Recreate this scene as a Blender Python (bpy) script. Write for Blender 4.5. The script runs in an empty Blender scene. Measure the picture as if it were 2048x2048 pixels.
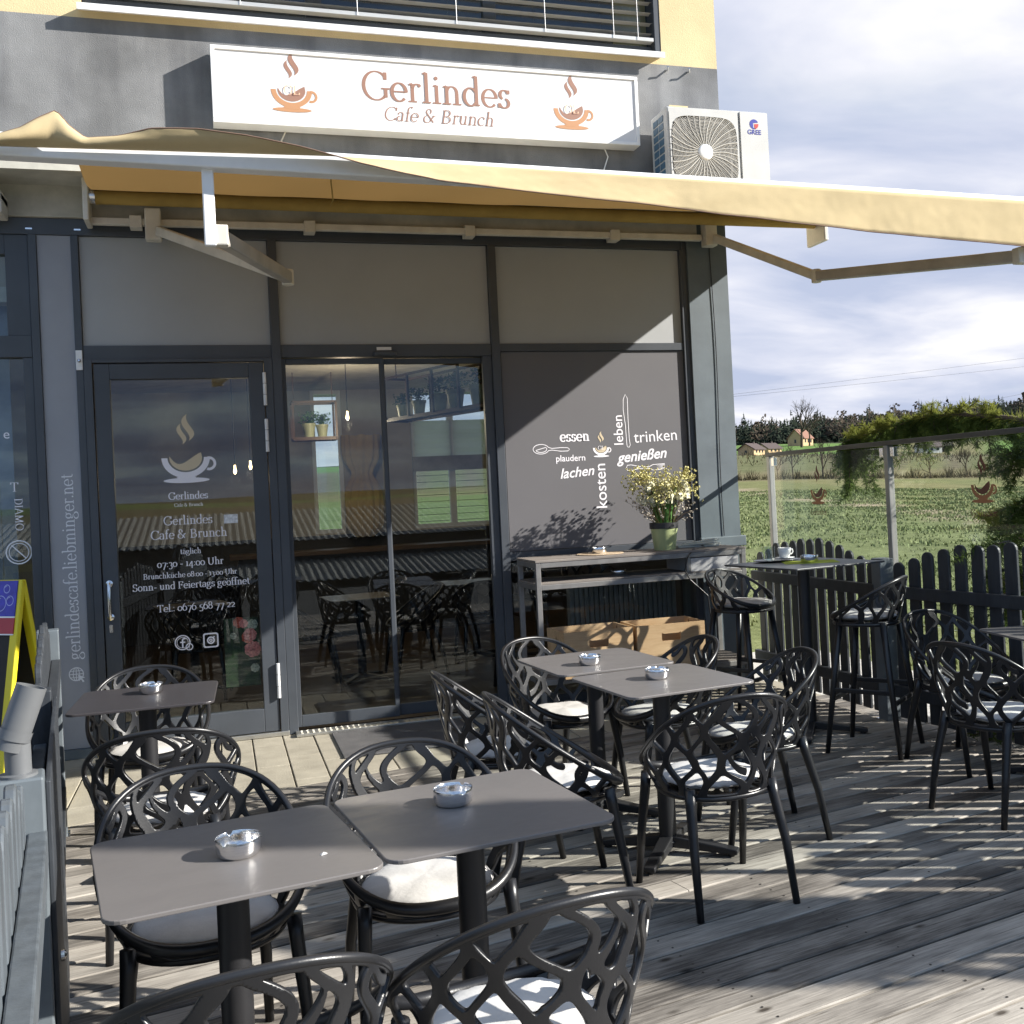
import bpy, bmesh, math, random
import numpy as np
from mathutils import Vector, Matrix, noise
random.seed(7); RS = np.random.RandomState(5)
R = math.radians
S = bpy.context.scene
COL = S.collection
# ------------------------------------------------------------------ camera
cam_d = bpy.data.cameras.new("camera"); cam = bpy.data.objects.new("camera", cam_d); COL.objects.link(cam)
yaw, pitch, roll = 0.310629, 0.0092, -0.0496159
fwd = Vector((math.sin(yaw)*math.cos(pitch), math.cos(yaw)*math.cos(pitch), math.sin(pitch)))
rgt = Vector((math.cos(yaw), -math.sin(yaw), 0)); up = rgt.cross(fwd)
r2 = math.cos(roll)*rgt + math.sin(roll)*up; u2 = -math.sin(roll)*rgt + math.cos(roll)*up
m = Matrix((r2, u2, -fwd)).transposed().to_4x4(); m.translation = Vector((0.79887, -7.64926, 1.57589))
cam.matrix_world = m
cam_d.sensor_width = 36; cam_d.lens = 2137.887/2048*36
cam_d.shift_x = -96.397/2048; cam_d.shift_y = -59.659/2048
cam_d.clip_end = 6000; cam_d.clip_start = 0.05
S.camera = cam
# ------------------------------------------------------------------ sun, sky, exposure
SUN_AZ, SUN_EL = -25.0, 27.0          # azimuth from +X (east) counter-clockwise
sd = Vector((math.cos(R(SUN_AZ))*math.cos(R(SUN_EL)), math.sin(R(SUN_AZ))*math.cos(R(SUN_EL)), math.sin(R(SUN_EL))))
sl = bpy.data.lights.new("sun", 'SUN'); sl.energy = 5.0; sl.angle = R(0.55); sl.color = (1.0, 0.955, 0.88)
so = bpy.data.objects.new("sun", sl); COL.objects.link(so)
so.rotation_euler = sd.to_track_quat('Z', 'Y').to_euler(); so.location = (30, -15, 20)
W = bpy.data.worlds.new("World"); S.world = W; W.use_nodes = True
def nd(nt, t, **k):
    n = nt.nodes.new(t)
    for a, b in k.items():
        if a.startswith('i_'):
            key = a[2:]; key = int(key) if key.isdigit() else key.replace('_', ' ')
            n.inputs[key].default_value = b
        else: setattr(n, a, b)
    return n
def world():
    nt = W.node_tree; nt.nodes.clear(); L = nt.links.new
    out = nd(nt, 'ShaderNodeOutputWorld')
    sky = nd(nt, 'ShaderNodeTexSky', sky_type='NISHITA', sun_disc=False)
    sky.sun_elevation = R(SUN_EL); sky.sun_rotation = R(90-SUN_AZ)
    sky.air_density = 1.0; sky.dust_density = 1.0
    b1 = nd(nt, 'ShaderNodeBackground', i_Strength=0.07); L(sky.outputs[0], b1.inputs[0])
    tc = nd(nt, 'ShaderNodeTexCoord')
    sep = nd(nt, 'ShaderNodeSeparateXYZ'); L(tc.outputs['Generated'], sep.inputs[0])
    az = nd(nt, 'ShaderNodeMath', operation='MAXIMUM', i_1=0.0); L(sep.outputs[2], az.inputs[0])
    ad = nd(nt, 'ShaderNodeMath', operation='ADD', i_1=0.16); L(az.outputs[0], ad.inputs[0])
    dv = nd(nt, 'ShaderNodeVectorMath', operation='DIVIDE'); L(tc.outputs['Generated'], dv.inputs[0])
    cb = nd(nt, 'ShaderNodeCombineXYZ'); 
    for i in range(3): L(ad.outputs[0], cb.inputs[i])
    L(cb.outputs[0], dv.inputs[1])
    mp = nd(nt, 'ShaderNodeMapping'); mp.inputs['Rotation'].default_value = (0, 0, R(25)); mp.inputs['Scale'].default_value = (.7, 1.0, 1); mp.inputs['Location'].default_value = (2.3, .9, 0)
    L(dv.outputs[0], mp.inputs[0])
    n1 = nd(nt, 'ShaderNodeTexNoise', i_Scale=1.9, i_Detail=9.0, i_Roughness=.52, i_Distortion=.35); L(mp.outputs[0], n1.inputs['Vector'])
    n2 = nd(nt, 'ShaderNodeTexNoise', i_Scale=.8, i_Detail=6.0, i_Roughness=.5); L(mp.outputs[0], n2.inputs['Vector'])
    ra = nd(nt, 'ShaderNodeValToRGB'); e = ra.color_ramp.elements
    e[0].position = .34; e[0].color = (.245, .275, .36, 1); e[1].position = .63; e[1].color = (.455, .455, .475, 1)
    x = ra.color_ramp.elements.new(.5); x.color = (.345, .36, .42, 1)
    L(n1.outputs[0], ra.inputs[0])
    b2 = nd(nt, 'ShaderNodeBackground', i_Strength=1.0); L(ra.outputs[0], b2.inputs[0])
    r2_ = nd(nt, 'ShaderNodeValToRGB'); e = r2_.color_ramp.elements
    e[0].position = .30; e[0].color = (.45, .45, .45, 1); e[1].position = .42; e[1].color = (1, 1, 1, 1)
    L(n2.outputs[0], r2_.inputs[0])
    mx = nd(nt, 'ShaderNodeMixShader'); L(r2_.outputs[0], mx.inputs[0]); L(b1.outputs[0], mx.inputs[1]); L(b2.outputs[0], mx.inputs[2])
    # heavy rain clouds fill the southern half of the sky (behind the photographer)
    so_ = nd(nt, 'ShaderNodeMath', operation='MULTIPLY_ADD', i_1=.55, i_2=-.27); L(n2.outputs[0], so_.inputs[0])
    sa = nd(nt, 'ShaderNodeMath', operation='ADD'); L(sep.outputs[1], sa.inputs[0]); L(so_.outputs[0], sa.inputs[1])
    sr = nd(nt, 'ShaderNodeMapRange', i_1=-.12, i_2=.22, i_3=0., i_4=1.); L(sa.outputs[0], sr.inputs[0])
    b3 = nd(nt, 'ShaderNodeBackground', i_Strength=.95); r3 = nd(nt, 'ShaderNodeMix', data_type='RGBA', blend_type='MULTIPLY'); r3.inputs[0].default_value = 1; r3.inputs[7].default_value = (.66, .88, 1, 1)
    pw = nd(nt, 'ShaderNodeGamma', i_Gamma=2.2); L(ra.outputs[0], pw.inputs[0]); sc = nd(nt, 'ShaderNodeVectorMath', operation='SCALE'); sc.inputs['Scale'].default_value = 2.6; L(pw.outputs[0], sc.inputs[0])
    L(sc.outputs[0], r3.inputs[6]); L(r3.outputs[2], b3.inputs[0])
    m2 = nd(nt, 'ShaderNodeMixShader'); L(sr.outputs[0], m2.inputs[0]); L(b3.outputs[0], m2.inputs[1]); L(mx.outputs[0], m2.inputs[2])
    L(m2.outputs[0], out.inputs[0])
world()
S.view_settings.view_transform = 'Standard'; S.view_settings.look = 'None'; S.view_settings.gamma = 1
S.view_settings.exposure = 1.15
S.render.engine = 'CYCLES'; S.cycles.max_bounces = 10; S.cycles.transparent_max_bounces = 24
S.cycles.use_denoising = True
# ------------------------------------------------------------------ materials
MATS = {}
def mat(name, col, rough=.6, spec=.5, metal=0., var=.12, vs=6., bump=0., bs=60., col2=None, stretch=None, coat=0., smear=0.):
    """principled material, its colour broken up by object-space noise (dirt, wear)"""
    if name in MATS: return MATS[name]
    M = bpy.data.materials.new(name); M.use_nodes = True; nt = M.node_tree; L = nt.links.new
    p = nt.nodes['Principled BSDF']; p.inputs['Roughness'].default_value = rough; p.inputs['Metallic'].default_value = metal
    p.inputs['Specular IOR Level'].default_value = spec
    if coat: p.inputs['Coat Weight'].default_value = coat; p.inputs['Coat Roughness'].default_value = .15
    tc = nd(nt, 'ShaderNodeTexCoord'); mp = nd(nt, 'ShaderNodeMapping'); L(tc.outputs['Object'], mp.inputs[0])
    if stretch: mp.inputs['Scale'].default_value = stretch
    n = nd(nt, 'ShaderNodeTexNoise', i_Scale=vs, i_Detail=6., i_Roughness=.6); L(mp.outputs[0], n.inputs['Vector'])
    c2 = col2 or tuple(max(0, c*(1-var*1.6)) for c in col); c1 = tuple(min(1, c*(1+var*.6)) for c in col) if not col2 else col
    ra = nd(nt, 'ShaderNodeValToRGB'); e = ra.color_ramp.elements
    e[0].position = .32; e[0].color = (*c2, 1); e[1].position = .66; e[1].color = (*c1, 1); L(n.outputs[0], ra.inputs[0])
    L(ra.outputs[0], p.inputs['Base Color'])
    rr = nd(nt, 'ShaderNodeMapRange', i_3=max(.03, rough-.06), i_4=min(1, rough+.08)); L(n.outputs[0], rr.inputs[0])
    if smear:                                            # wiping streaks and faint marks in the gloss
        ms = nd(nt, 'ShaderNodeMapping'); ms.inputs['Scale'].default_value = (4, 7, 4); ms.inputs['Rotation'].default_value = (0, 0, .6); L(tc.outputs['Object'], ms.inputs[0])
        ns = nd(nt, 'ShaderNodeTexNoise', i_Scale=1.6, i_Detail=7., i_Roughness=.65, i_Distortion=1.2); L(ms.outputs[0], ns.inputs['Vector']); rr.inputs[1].default_value = .35; rr.inputs[2].default_value = .68; rr.inputs[3].default_value = rough-smear; rr.inputs[4].default_value = rough+smear; L(ns.outputs[0], rr.inputs[0]); L(rr.outputs[0], p.inputs['Roughness'])
    if bump:
        n2 = nd(nt, 'ShaderNodeTexNoise', i_Scale=bs, i_Detail=4.); L(mp.outputs[0], n2.inputs['Vector'])
        b = nd(nt, 'ShaderNodeBump', i_Strength=bump, i_Distance=.01); L(n2.outputs[0], b.inputs['Height']); L(b.outputs[0], p.inputs['Normal'])
    MATS[name] = M; return M
def glass(name, r0=.045, tint=(.86, .9, .9)):
    """thin pane: clear with a mirror reflection that grows towards grazing view (Schlick), the same from both sides"""
    if name in MATS: return MATS[name]
    M = bpy.data.materials.new(name); M.use_nodes = True; nt = M.node_tree; nt.nodes.clear(); L = nt.links.new
    o = nd(nt, 'ShaderNodeOutputMaterial'); w = nd(nt, 'ShaderNodeLayerWeight', i_Blend=.5)
    pw = nd(nt, 'ShaderNodeMath', operation='POWER', i_1=5.); L(w.outputs['Facing'], pw.inputs[0])
    f = nd(nt, 'ShaderNodeMath', operation='MULTIPLY_ADD', i_1=1-r0, i_2=r0, use_clamp=True); L(pw.outputs[0], f.inputs[0])
    t = nd(nt, 'ShaderNodeBsdfTransparent', i_Color=(*tint, 1)); g = nd(nt, 'ShaderNodeBsdfGlossy', i_Roughness=.0)
    g.inputs['Color'].default_value = (1, 1, 1, 1)
    x = nd(nt, 'ShaderNodeMixShader'); L(f.outputs[0], x.inputs[0]); L(t.outputs[0], x.inputs[1]); L(g.outputs[0], x.inputs[2]); L(x.outputs[0], o.inputs[0])
    MATS[name] = M; return M
def render_wall():
    """old painted render: rough, with vertical rain streaks and blotches"""
    M = mat('grey_render', (.235, .237, .24), .9, .2, var=.22, vs=1.6, bump=.35, bs=140.)
    nt = M.node_tree; L = nt.links.new; p = nt.nodes['Principled BSDF']
    src = p.inputs['Base Color'].links[0].from_socket
    tc = nd(nt, 'ShaderNodeTexCoord'); mp = nd(nt, 'ShaderNodeMapping'); mp.inputs['Scale'].default_value = (5, 5, .5); L(tc.outputs['Object'], mp.inputs[0])
    n = nd(nt, 'ShaderNodeTexNoise', i_Scale=1.3, i_Detail=5.); L(mp.outputs[0], n.inputs['Vector'])
    r = nd(nt, 'ShaderNodeValToRGB'); r.color_ramp.elements[0].position = .36; r.color_ramp.elements[0].color = (.72, .72, .74, 1); r.color_ramp.elements[1].position = .55
    L(n.outputs[0], r.inputs[0])
    mx = nd(nt, 'ShaderNodeMix', data_type='RGBA', blend_type='MULTIPLY'); mx.inputs[0].default_value = .8
    L(src, mx.inputs[6]); L(r.outputs[0], mx.inputs[7]); L(mx.outputs[2], p.inputs['Base Color'])
    return M
def wood_boards(name, c_lo, c_hi, pitch, grain=(1.2, 34, 34), rough=.75, knots=True, spec=.3, cracks=False):
    """planks along local X, each with its own tone, streaked grain, knots"""
    M = bpy.data.materials.new(name); M.use_nodes = True; nt = M.node_tree; L = nt.links.new; p = nt.nodes['Principled BSDF']
    p.inputs['Specular IOR Level'].default_value = spec
    tc = nd(nt, 'ShaderNodeTexCoord'); sp = nd(nt, 'ShaderNodeSeparateXYZ'); L(tc.outputs['Object'], sp.inputs[0])
    dv = nd(nt, 'ShaderNodeMath', operation='DIVIDE', i_1=pitch); L(sp.outputs[1], dv.inputs[0])
    fl = nd(nt, 'ShaderNodeMath', operation='FLOOR'); L(dv.outputs[0], fl.inputs[0])
    wn = nd(nt, 'ShaderNodeTexWhiteNoise', noise_dimensions='1D'); L(fl.outputs[0], wn.inputs['W'])
    off = nd(nt, 'ShaderNodeVectorMath', operation='SCALE'); off.inputs['Scale'].default_value = 9.; L(wn.outputs['Color'], off.inputs[0])
    ad = nd(nt, 'ShaderNodeVectorMath', operation='ADD'); L(tc.outputs['Object'], ad.inputs[0]); L(off.outputs[0], ad.inputs[1])
    mp = nd(nt, 'ShaderNodeMapping'); mp.inputs['Scale'].default_value = grain; L(ad.outputs[0], mp.inputs[0])
    n = nd(nt, 'ShaderNodeTexNoise', i_Scale=1.6, i_Detail=8., i_Roughness=.68, i_Distortion=.6); L(mp.outputs[0], n.inputs['Vector'])
    mp2 = nd(nt, 'ShaderNodeMapping'); mp2.inputs['Scale'].default_value = (2.2, 7., 7.); L(ad.outputs[0], mp2.inputs[0])
    n2 = nd(nt, 'ShaderNodeTexNoise', i_Scale=1.3, i_Detail=4.); L(mp2.outputs[0], n2.inputs['Vector'])
    a1 = nd(nt, 'ShaderNodeMath', operation='MULTIPLY_ADD', i_1=.46, i_2=-.06); L(n.outputs[0], a1.inputs[0])
    a2 = nd(nt, 'ShaderNodeMath', operation='MULTIPLY_ADD', i_1=.44); L(n2.outputs[0], a2.inputs[0]); L(a1.outputs[0], a2.inputs[2])
    a3 = nd(nt, 'ShaderNodeMath', operation='MULTIPLY_ADD', i_1=.24); L(wn.outputs[0], a3.inputs[0]); L(a2.outputs[0], a3.inputs[2])
    ra = nd(nt, 'ShaderNodeValToRGB'); e = ra.color_ramp.elements; e[0].position = .33; e[0].color = (*c_lo, 1); e[1].position = .68; e[1].color = (*c_hi, 1)
    L(a3.outputs[0], ra.inputs[0]); colr = ra.outputs[0]
    if knots:
        mp3 = nd(nt, 'ShaderNodeMapping'); mp3.inputs['Scale'].default_value = (3.2, 7, 7); L(ad.outputs[0], mp3.inputs[0])
        vo = nd(nt, 'ShaderNodeTexVoronoi', i_Scale=1.); L(mp3.outputs[0], vo.inputs['Vector'])
        kr = nd(nt, 'ShaderNodeValToRGB'); k = kr.color_ramp.elements; k[0].position = .04; k[0].color = (.20, .18, .16, 1); k[1].position = .115; k[1].color = (1, 1, 1, 1)
        L(vo.outputs['Distance'], kr.inputs[0])
        mx = nd(nt, 'ShaderNodeMix', data_type='RGBA', blend_type='MULTIPLY'); mx.inputs[0].default_value = 1
        L(colr, mx.inputs[6]); L(kr.outputs[0], mx.inputs[7]); colr = mx.outputs[2]
    if cracks:                                           # thin dark drying cracks along the grain
        mp4 = nd(nt, 'ShaderNodeMapping'); mp4.inputs['Scale'].default_value = (4.5, 150, 150); L(ad.outputs[0], mp4.inputs[0])
        n4 = nd(nt, 'ShaderNodeTexNoise', i_Scale=1., i_Detail=3., i_Distortion=.4); L(mp4.outputs[0], n4.inputs['Vector'])
        cr4 = nd(nt, 'ShaderNodeValToRGB'); k = cr4.color_ramp.elements; k[0].position = .30; k[0].color = (.55, .53, .51, 1); k[1].position = .40; k[1].color = (1, 1, 1, 1); L(n4.outputs[0], cr4.inputs[0])
        mx4 = nd(nt, 'ShaderNodeMix', data_type='RGBA', blend_type='MULTIPLY'); mx4.inputs[0].default_value = 1; L(colr, mx4.inputs[6]); L(cr4.outputs[0], mx4.inputs[7]); colr = mx4.outputs[2]
    L(colr, p.inputs['Base Color']); p.inputs['Roughness'].default_value = rough
    b = nd(nt, 'ShaderNodeBump', i_Strength=.35, i_Distance=.004); L(n.outputs[0], b.inputs['Height']); L(b.outputs[0], p.inputs['Normal'])
    MATS[name] = M; return M
def voile(name, col, tr=.6):
    M = bpy.data.materials.new(name); M.use_nodes = True; nt = M.node_tree; nt.nodes.clear(); L = nt.links.new
    o = nd(nt, 'ShaderNodeOutputMaterial'); d = nd(nt, 'ShaderNodeBsdfDiffuse', i_Color=(*col, 1)); t = nd(nt, 'ShaderNodeBsdfTranslucent', i_Color=(*col, 1)); x = nd(nt, 'ShaderNodeMixShader', i_0=tr)
    L(d.outputs[0], x.inputs[1]); L(t.outputs[0], x.inputs[2]); L(x.outputs[0], o.inputs[0]); MATS[name] = M; return M
def brushed(name, col=(.78, .77, .76), rough=.17):
    M = mat(name, col, rough, metal=1., var=.08, vs=30., stretch=(1, 1, 14)); return M
def field_mat():
    M = bpy.data.materials.new('meadow'); M.use_nodes = True; nt = M.node_tree; L = nt.links.new; p = nt.nodes['Principled BSDF']
    p.inputs['Roughness'].default_value = .95; p.inputs['Specular IOR Level'].default_value = .1
    tc = nd(nt, 'ShaderNodeTexCoord')
    at = nd(nt, 'ShaderNodeVertexColor', layer_name='crop')
    n1 = nd(nt, 'ShaderNodeTexNoise', i_Scale=.35, i_Detail=9., i_Roughness=.7); L(tc.outputs['Object'], n1.inputs['Vector'])
    n2 = nd(nt, 'ShaderNodeTexNoise', i_Scale=5., i_Detail=6., i_Roughness=.75); L(tc.outputs['Object'], n2.inputs['Vector'])
    r = nd(nt, 'ShaderNodeValToRGB'); e = r.color_ramp.elements; e[0].position = .3; e[0].color = (.30, .36, .22, 1); e[1].position = .68; e[1].color = (1.55, 1.45, 1.6, 1)
    mxn = nd(nt, 'ShaderNodeMath', operation='ADD'); L(n1.outputs[0], mxn.inputs[0]); L(n2.outputs[0], mxn.inputs[1])
    hf = nd(nt, 'ShaderNodeMath', operation='MULTIPLY', i_1=.5); L(mxn.outputs[0], hf.inputs[0]); L(hf.outputs[0], r.inputs[0])
    mx = nd(nt, 'ShaderNodeMix', data_type='RGBA', blend_type='MULTIPLY'); mx.inputs[0].default_value = 1
    L(at.outputs[0], mx.inputs[6]); L(r.outputs[0], mx.inputs[7]); L(mx.outputs[2], p.inputs['Base Color'])
    b = nd(nt, 'ShaderNodeBump', i_Strength=.6, i_Distance=.08); L(n2.outputs[0], b.inputs['Height']); L(b.outputs[0], p.inputs['Normal'])
    MATS['meadow'] = M; return M

m_black = mat('black_plastic', (.013, .0135, .0155), .34, .5, var=.1, bump=.04, bs=220.)
m_iron = mat('black_powder_coat', (.016, .016, .018), .45, .5, var=.1, bump=.03, bs=300.)
m_top = mat('taupe_laminate', (.150, .140, .136), .36, .5, var=.03, vs=3.5, bump=.02, bs=400., smear=.045)
m_cush = mat('off_white_canvas', (.56, .55, .53), .95, .15, var=.09, vs=9., bump=.10, bs=90.)
m_steel = brushed('brushed_steel')
m_frame = mat('anthracite_aluminium', (.058, .066, .078), .42, .5, var=.1, vs=3., bump=.02, bs=200.)
m_pill = mat('blue_grey_sheet', (.125, .15, .168), .5, .4, var=.14, vs=2.5, bump=.03, bs=80.)
m_panel = mat('grey_panel', (.128, .125, .133), .55, .35, var=.03, vs=1.5)
m_infill = mat('matt_glass_panel', (.37, .382, .39), .5, .4, var=.05, vs=1.2)
m_urlpan = mat('slate_grey_panel', (.31, .32, .35), .55, .35, var=.05, vs=2.)
m_yel = mat('yellow_render', (.64, .52, .31), .9, .2, var=.07, vs=3., bump=.3, bs=150.)
m_white = mat('white_aluminium', (.8, .8, .8), .4, .5, var=.04, vs=8.)
m_offw = mat('cream_enamel', (.66, .62, .54), .45, .5, var=.1, vs=7.)
m_cream = mat('stained_cream_board', (.50, .47, .40), .8, .3, var=.2, vs=3.)
m_awn = mat('yellow_awning_cloth', (.51, .405, .235), .9, .15, var=.06, vs=3., bump=.12, bs=500.)
m_picket = mat('dark_grey_paint', (.034, .039, .046), .5, .4, var=.2, vs=9., bump=.1, bs=60., stretch=(3, 3, .6))
m_glass = glass('window_glass')
m_cglass = glass('clear_glass', .02, (.95, .97, .96))
m_brown = mat('brown_lettering', (.30, .165, .12), .5, var=.02)
m_orange = mat('caramel_print', (.47, .245, .125), .5, var=.02)
m_signw = mat('white_acrylic', (.70, .70, .715), .35, var=.015)
m_lw = mat('white_vinyl', (.82, .8, .84), .5, var=.02)
m_lg = mat('grey_vinyl', (.74, .75, .79), .5, var=.02)
m_sand = mat('beige_vinyl', (.60, .50, .34), .5, var=.02)
# ------------------------------------------------------------------ mesh helpers
class MB:
    def __init__(s): s.v = []; s.f = []
    def add(s, vs, fs, M=None):
        o = len(s.v)
        s.v += [tuple(M @ Vector(p)) if M else tuple(p) for p in vs]; s.f += [tuple(i+o for i in q) for q in fs]; return s
    def box(s, x0, x1, y0, y1, z0, z1, M=None):
        v = [(x, y, z) for z in (z0, z1) for y in (y0, y1) for x in (x0, x1)]
        return s.add(v, [(0, 2, 3, 1), (4, 5, 7, 6), (0, 1, 5, 4), (2, 6, 7, 3), (0, 4, 6, 2), (1, 3, 7, 5)], M)
    def bar(s, a, b, w, h, up=(0, 0, 1), w2=None, h2=None):
        a, b = Vector(a), Vector(b); d = (b-a).normalized(); x = d.cross(Vector(up)).normalized(); y = x.cross(d)
        vs = []
        for P, ww, hh in ((a, w, h), (b, w2 or w, h2 or h)):
            for sx, sy in ((-1, -1), (1, -1), (1, 1), (-1, 1)): vs.append(P + x*ww/2*sx + y*hh/2*sy)
        return s.add(vs, [(0, 1, 2, 3), (7, 6, 5, 4), (0, 4, 5, 1), (1, 5, 6, 2), (2, 6, 7, 3), (3, 7, 4, 0)])
    def tube(s, pts, r, n=8, closed=False, flat=None, caps=True):
        pts = [Vector(p) for p in pts]; N = len(pts); rs = r if isinstance(r, (list, tuple)) else [r]*N
        vs = []; prev = None
        for i, p in enumerate(pts):
            t = (pts[(i+1) % N] - pts[i-1]) if (closed or 0 < i < N-1) else (pts[1]-pts[0] if i == 0 else pts[-1]-pts[-2])
            t.normalize()
            if prev is None:
                prev = t.orthogonal().normalized() if flat is None else Vector(flat)
            x = (prev - t*prev.dot(t)).normalized() if flat is None else (Vector(flat) - t*Vector(flat).dot(t)).normalized()
            prev = x; y = t.cross(x)
            for k in range(n):
                a = 2*math.pi*k/n; vs.append(p + x*math.cos(a)*rs[i] + y*math.sin(a)*rs[i])
        fs = []
        for i in range(N if closed else N-1):
            j = (i+1) % N
            for k in range(n): fs.append((i*n+k, i*n+(k+1) % n, j*n+(k+1) % n, j*n+k))
        if not closed and caps: fs += [tuple(range(n))[::-1], tuple((N-1)*n+k for k in range(n))]
        return s.add(vs, fs)
    def lathe(s, prof, n=32, M=None, cap0=False, cap1=False):
        vs = []; fs = []
        for r, z in prof:
            for k in range(n): a = 2*math.pi*k/n; vs.append((r*math.cos(a), r*math.sin(a), z))
        for i in range(len(prof)-1):
            for k in range(n): fs.append((i*n+k, i*n+(k+1) % n, (i+1)*n+(k+1) % n, (i+1)*n+k))
        if cap0: fs.append(tuple(range(n))[::-1])
        if cap1: fs.append(tuple((len(prof)-1)*n+k for k in range(n)))
        return s.add(vs, fs, M)
    def prism(s, poly, d0, d1, axis='z', M=None):
        """polygon extruded; axis y: polygon given as (x, z), axis x: as (y, z)"""
        n = len(poly); f = {'z': lambda p, d: (p[0], p[1], d), 'y': lambda p, d: (p[0], d, p[1]), 'x': lambda p, d: (d, p[0], p[1])}[axis]
        vs = [f(p, d0) for p in poly] + [f(p, d1) for p in poly]
        fs = [tuple(range(n))[::-1], tuple(range(n, 2*n))] + [(i, (i+1) % n, n+(i+1) % n, n+i) for i in range(n)]
        return s.add(vs, fs, M)
    def build(s, name, mt, parent=None, smooth=False, bevel=0, recalc=True, loc=None, seg=2, sub=0, es=0):
        me = bpy.data.meshes.new(name); me.from_pydata(s.v, [], s.f); me.update()
        if recalc:
            bm = bmesh.new(); bm.from_mesh(me); bmesh.ops.recalc_face_normals(bm, faces=bm.faces[:]); bm.to_mesh(me); bm.free()
        o = bpy.data.objects.new(name, me); COL.objects.link(o); me.materials.append(mt)
        if smooth:
            me.polygons.foreach_set('use_smooth', [True]*len(me.polygons))
        if bevel:
            b = o.modifiers.new('bevel', 'BEVEL'); b.width = bevel; b.segments = seg; b.limit_method = 'ANGLE'; b.angle_limit = R(40)
        if sub:
            d = o.modifiers.new('sub', 'SUBSURF'); d.levels = sub; d.render_levels = sub
        if es:
            me.polygons.foreach_set('use_smooth', [True]*len(me.polygons)); o.modifiers.new('edges', 'EDGE_SPLIT').split_angle = R(es)
        if parent is not None: o.parent = parent
        if loc: o.location = loc
        return o
def thing(name, label, cat, loc=(0, 0, 0), rz=0., group=None):
    o = bpy.data.objects.new(name, None); COL.objects.link(o); o.empty_display_size = .1
    o.location = loc; o.rotation_euler = (0, 0, rz); return tag(o, label, cat, group)
def tag(o, label, cat, group=None, kind=None):
    if label: o['label'] = label
    if cat: o['category'] = cat
    if group: o['group'] = group
    if kind: o['kind'] = kind
    return o
def struct(o): o['kind'] = 'structure'; return o
KIDS = lambda o: [c for c in COL.objects if c.parent == o]
def dup(root, loc, rz, label, group=None, cat=None):
    ch = {}
    for c in COL.objects: ch.setdefault(c.parent, []).append(c)
    def cp(o, par):
        c = o.copy(); COL.objects.link(c)
        if par is not None: c.parent = par
        for k in ch.get(o, []): cp(k, c)
        return c
    r = cp(root, None); r.location = loc; r.rotation_euler = (0, 0, rz); r['label'] = label
    if group: r['group'] = group
    return r
def rsquare(hx, hy, r, n=6):
    p = []
    for cx, cy, a0 in ((hx-r, hy-r, 0), (-hx+r, hy-r, 90), (-hx+r, -hy+r, 180), (hx-r, -hy+r, 270)):
        for k in range(n+1): a = R(a0+90*k/n); p.append((cx+r*math.cos(a), cy+r*math.sin(a)))
    return p
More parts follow.
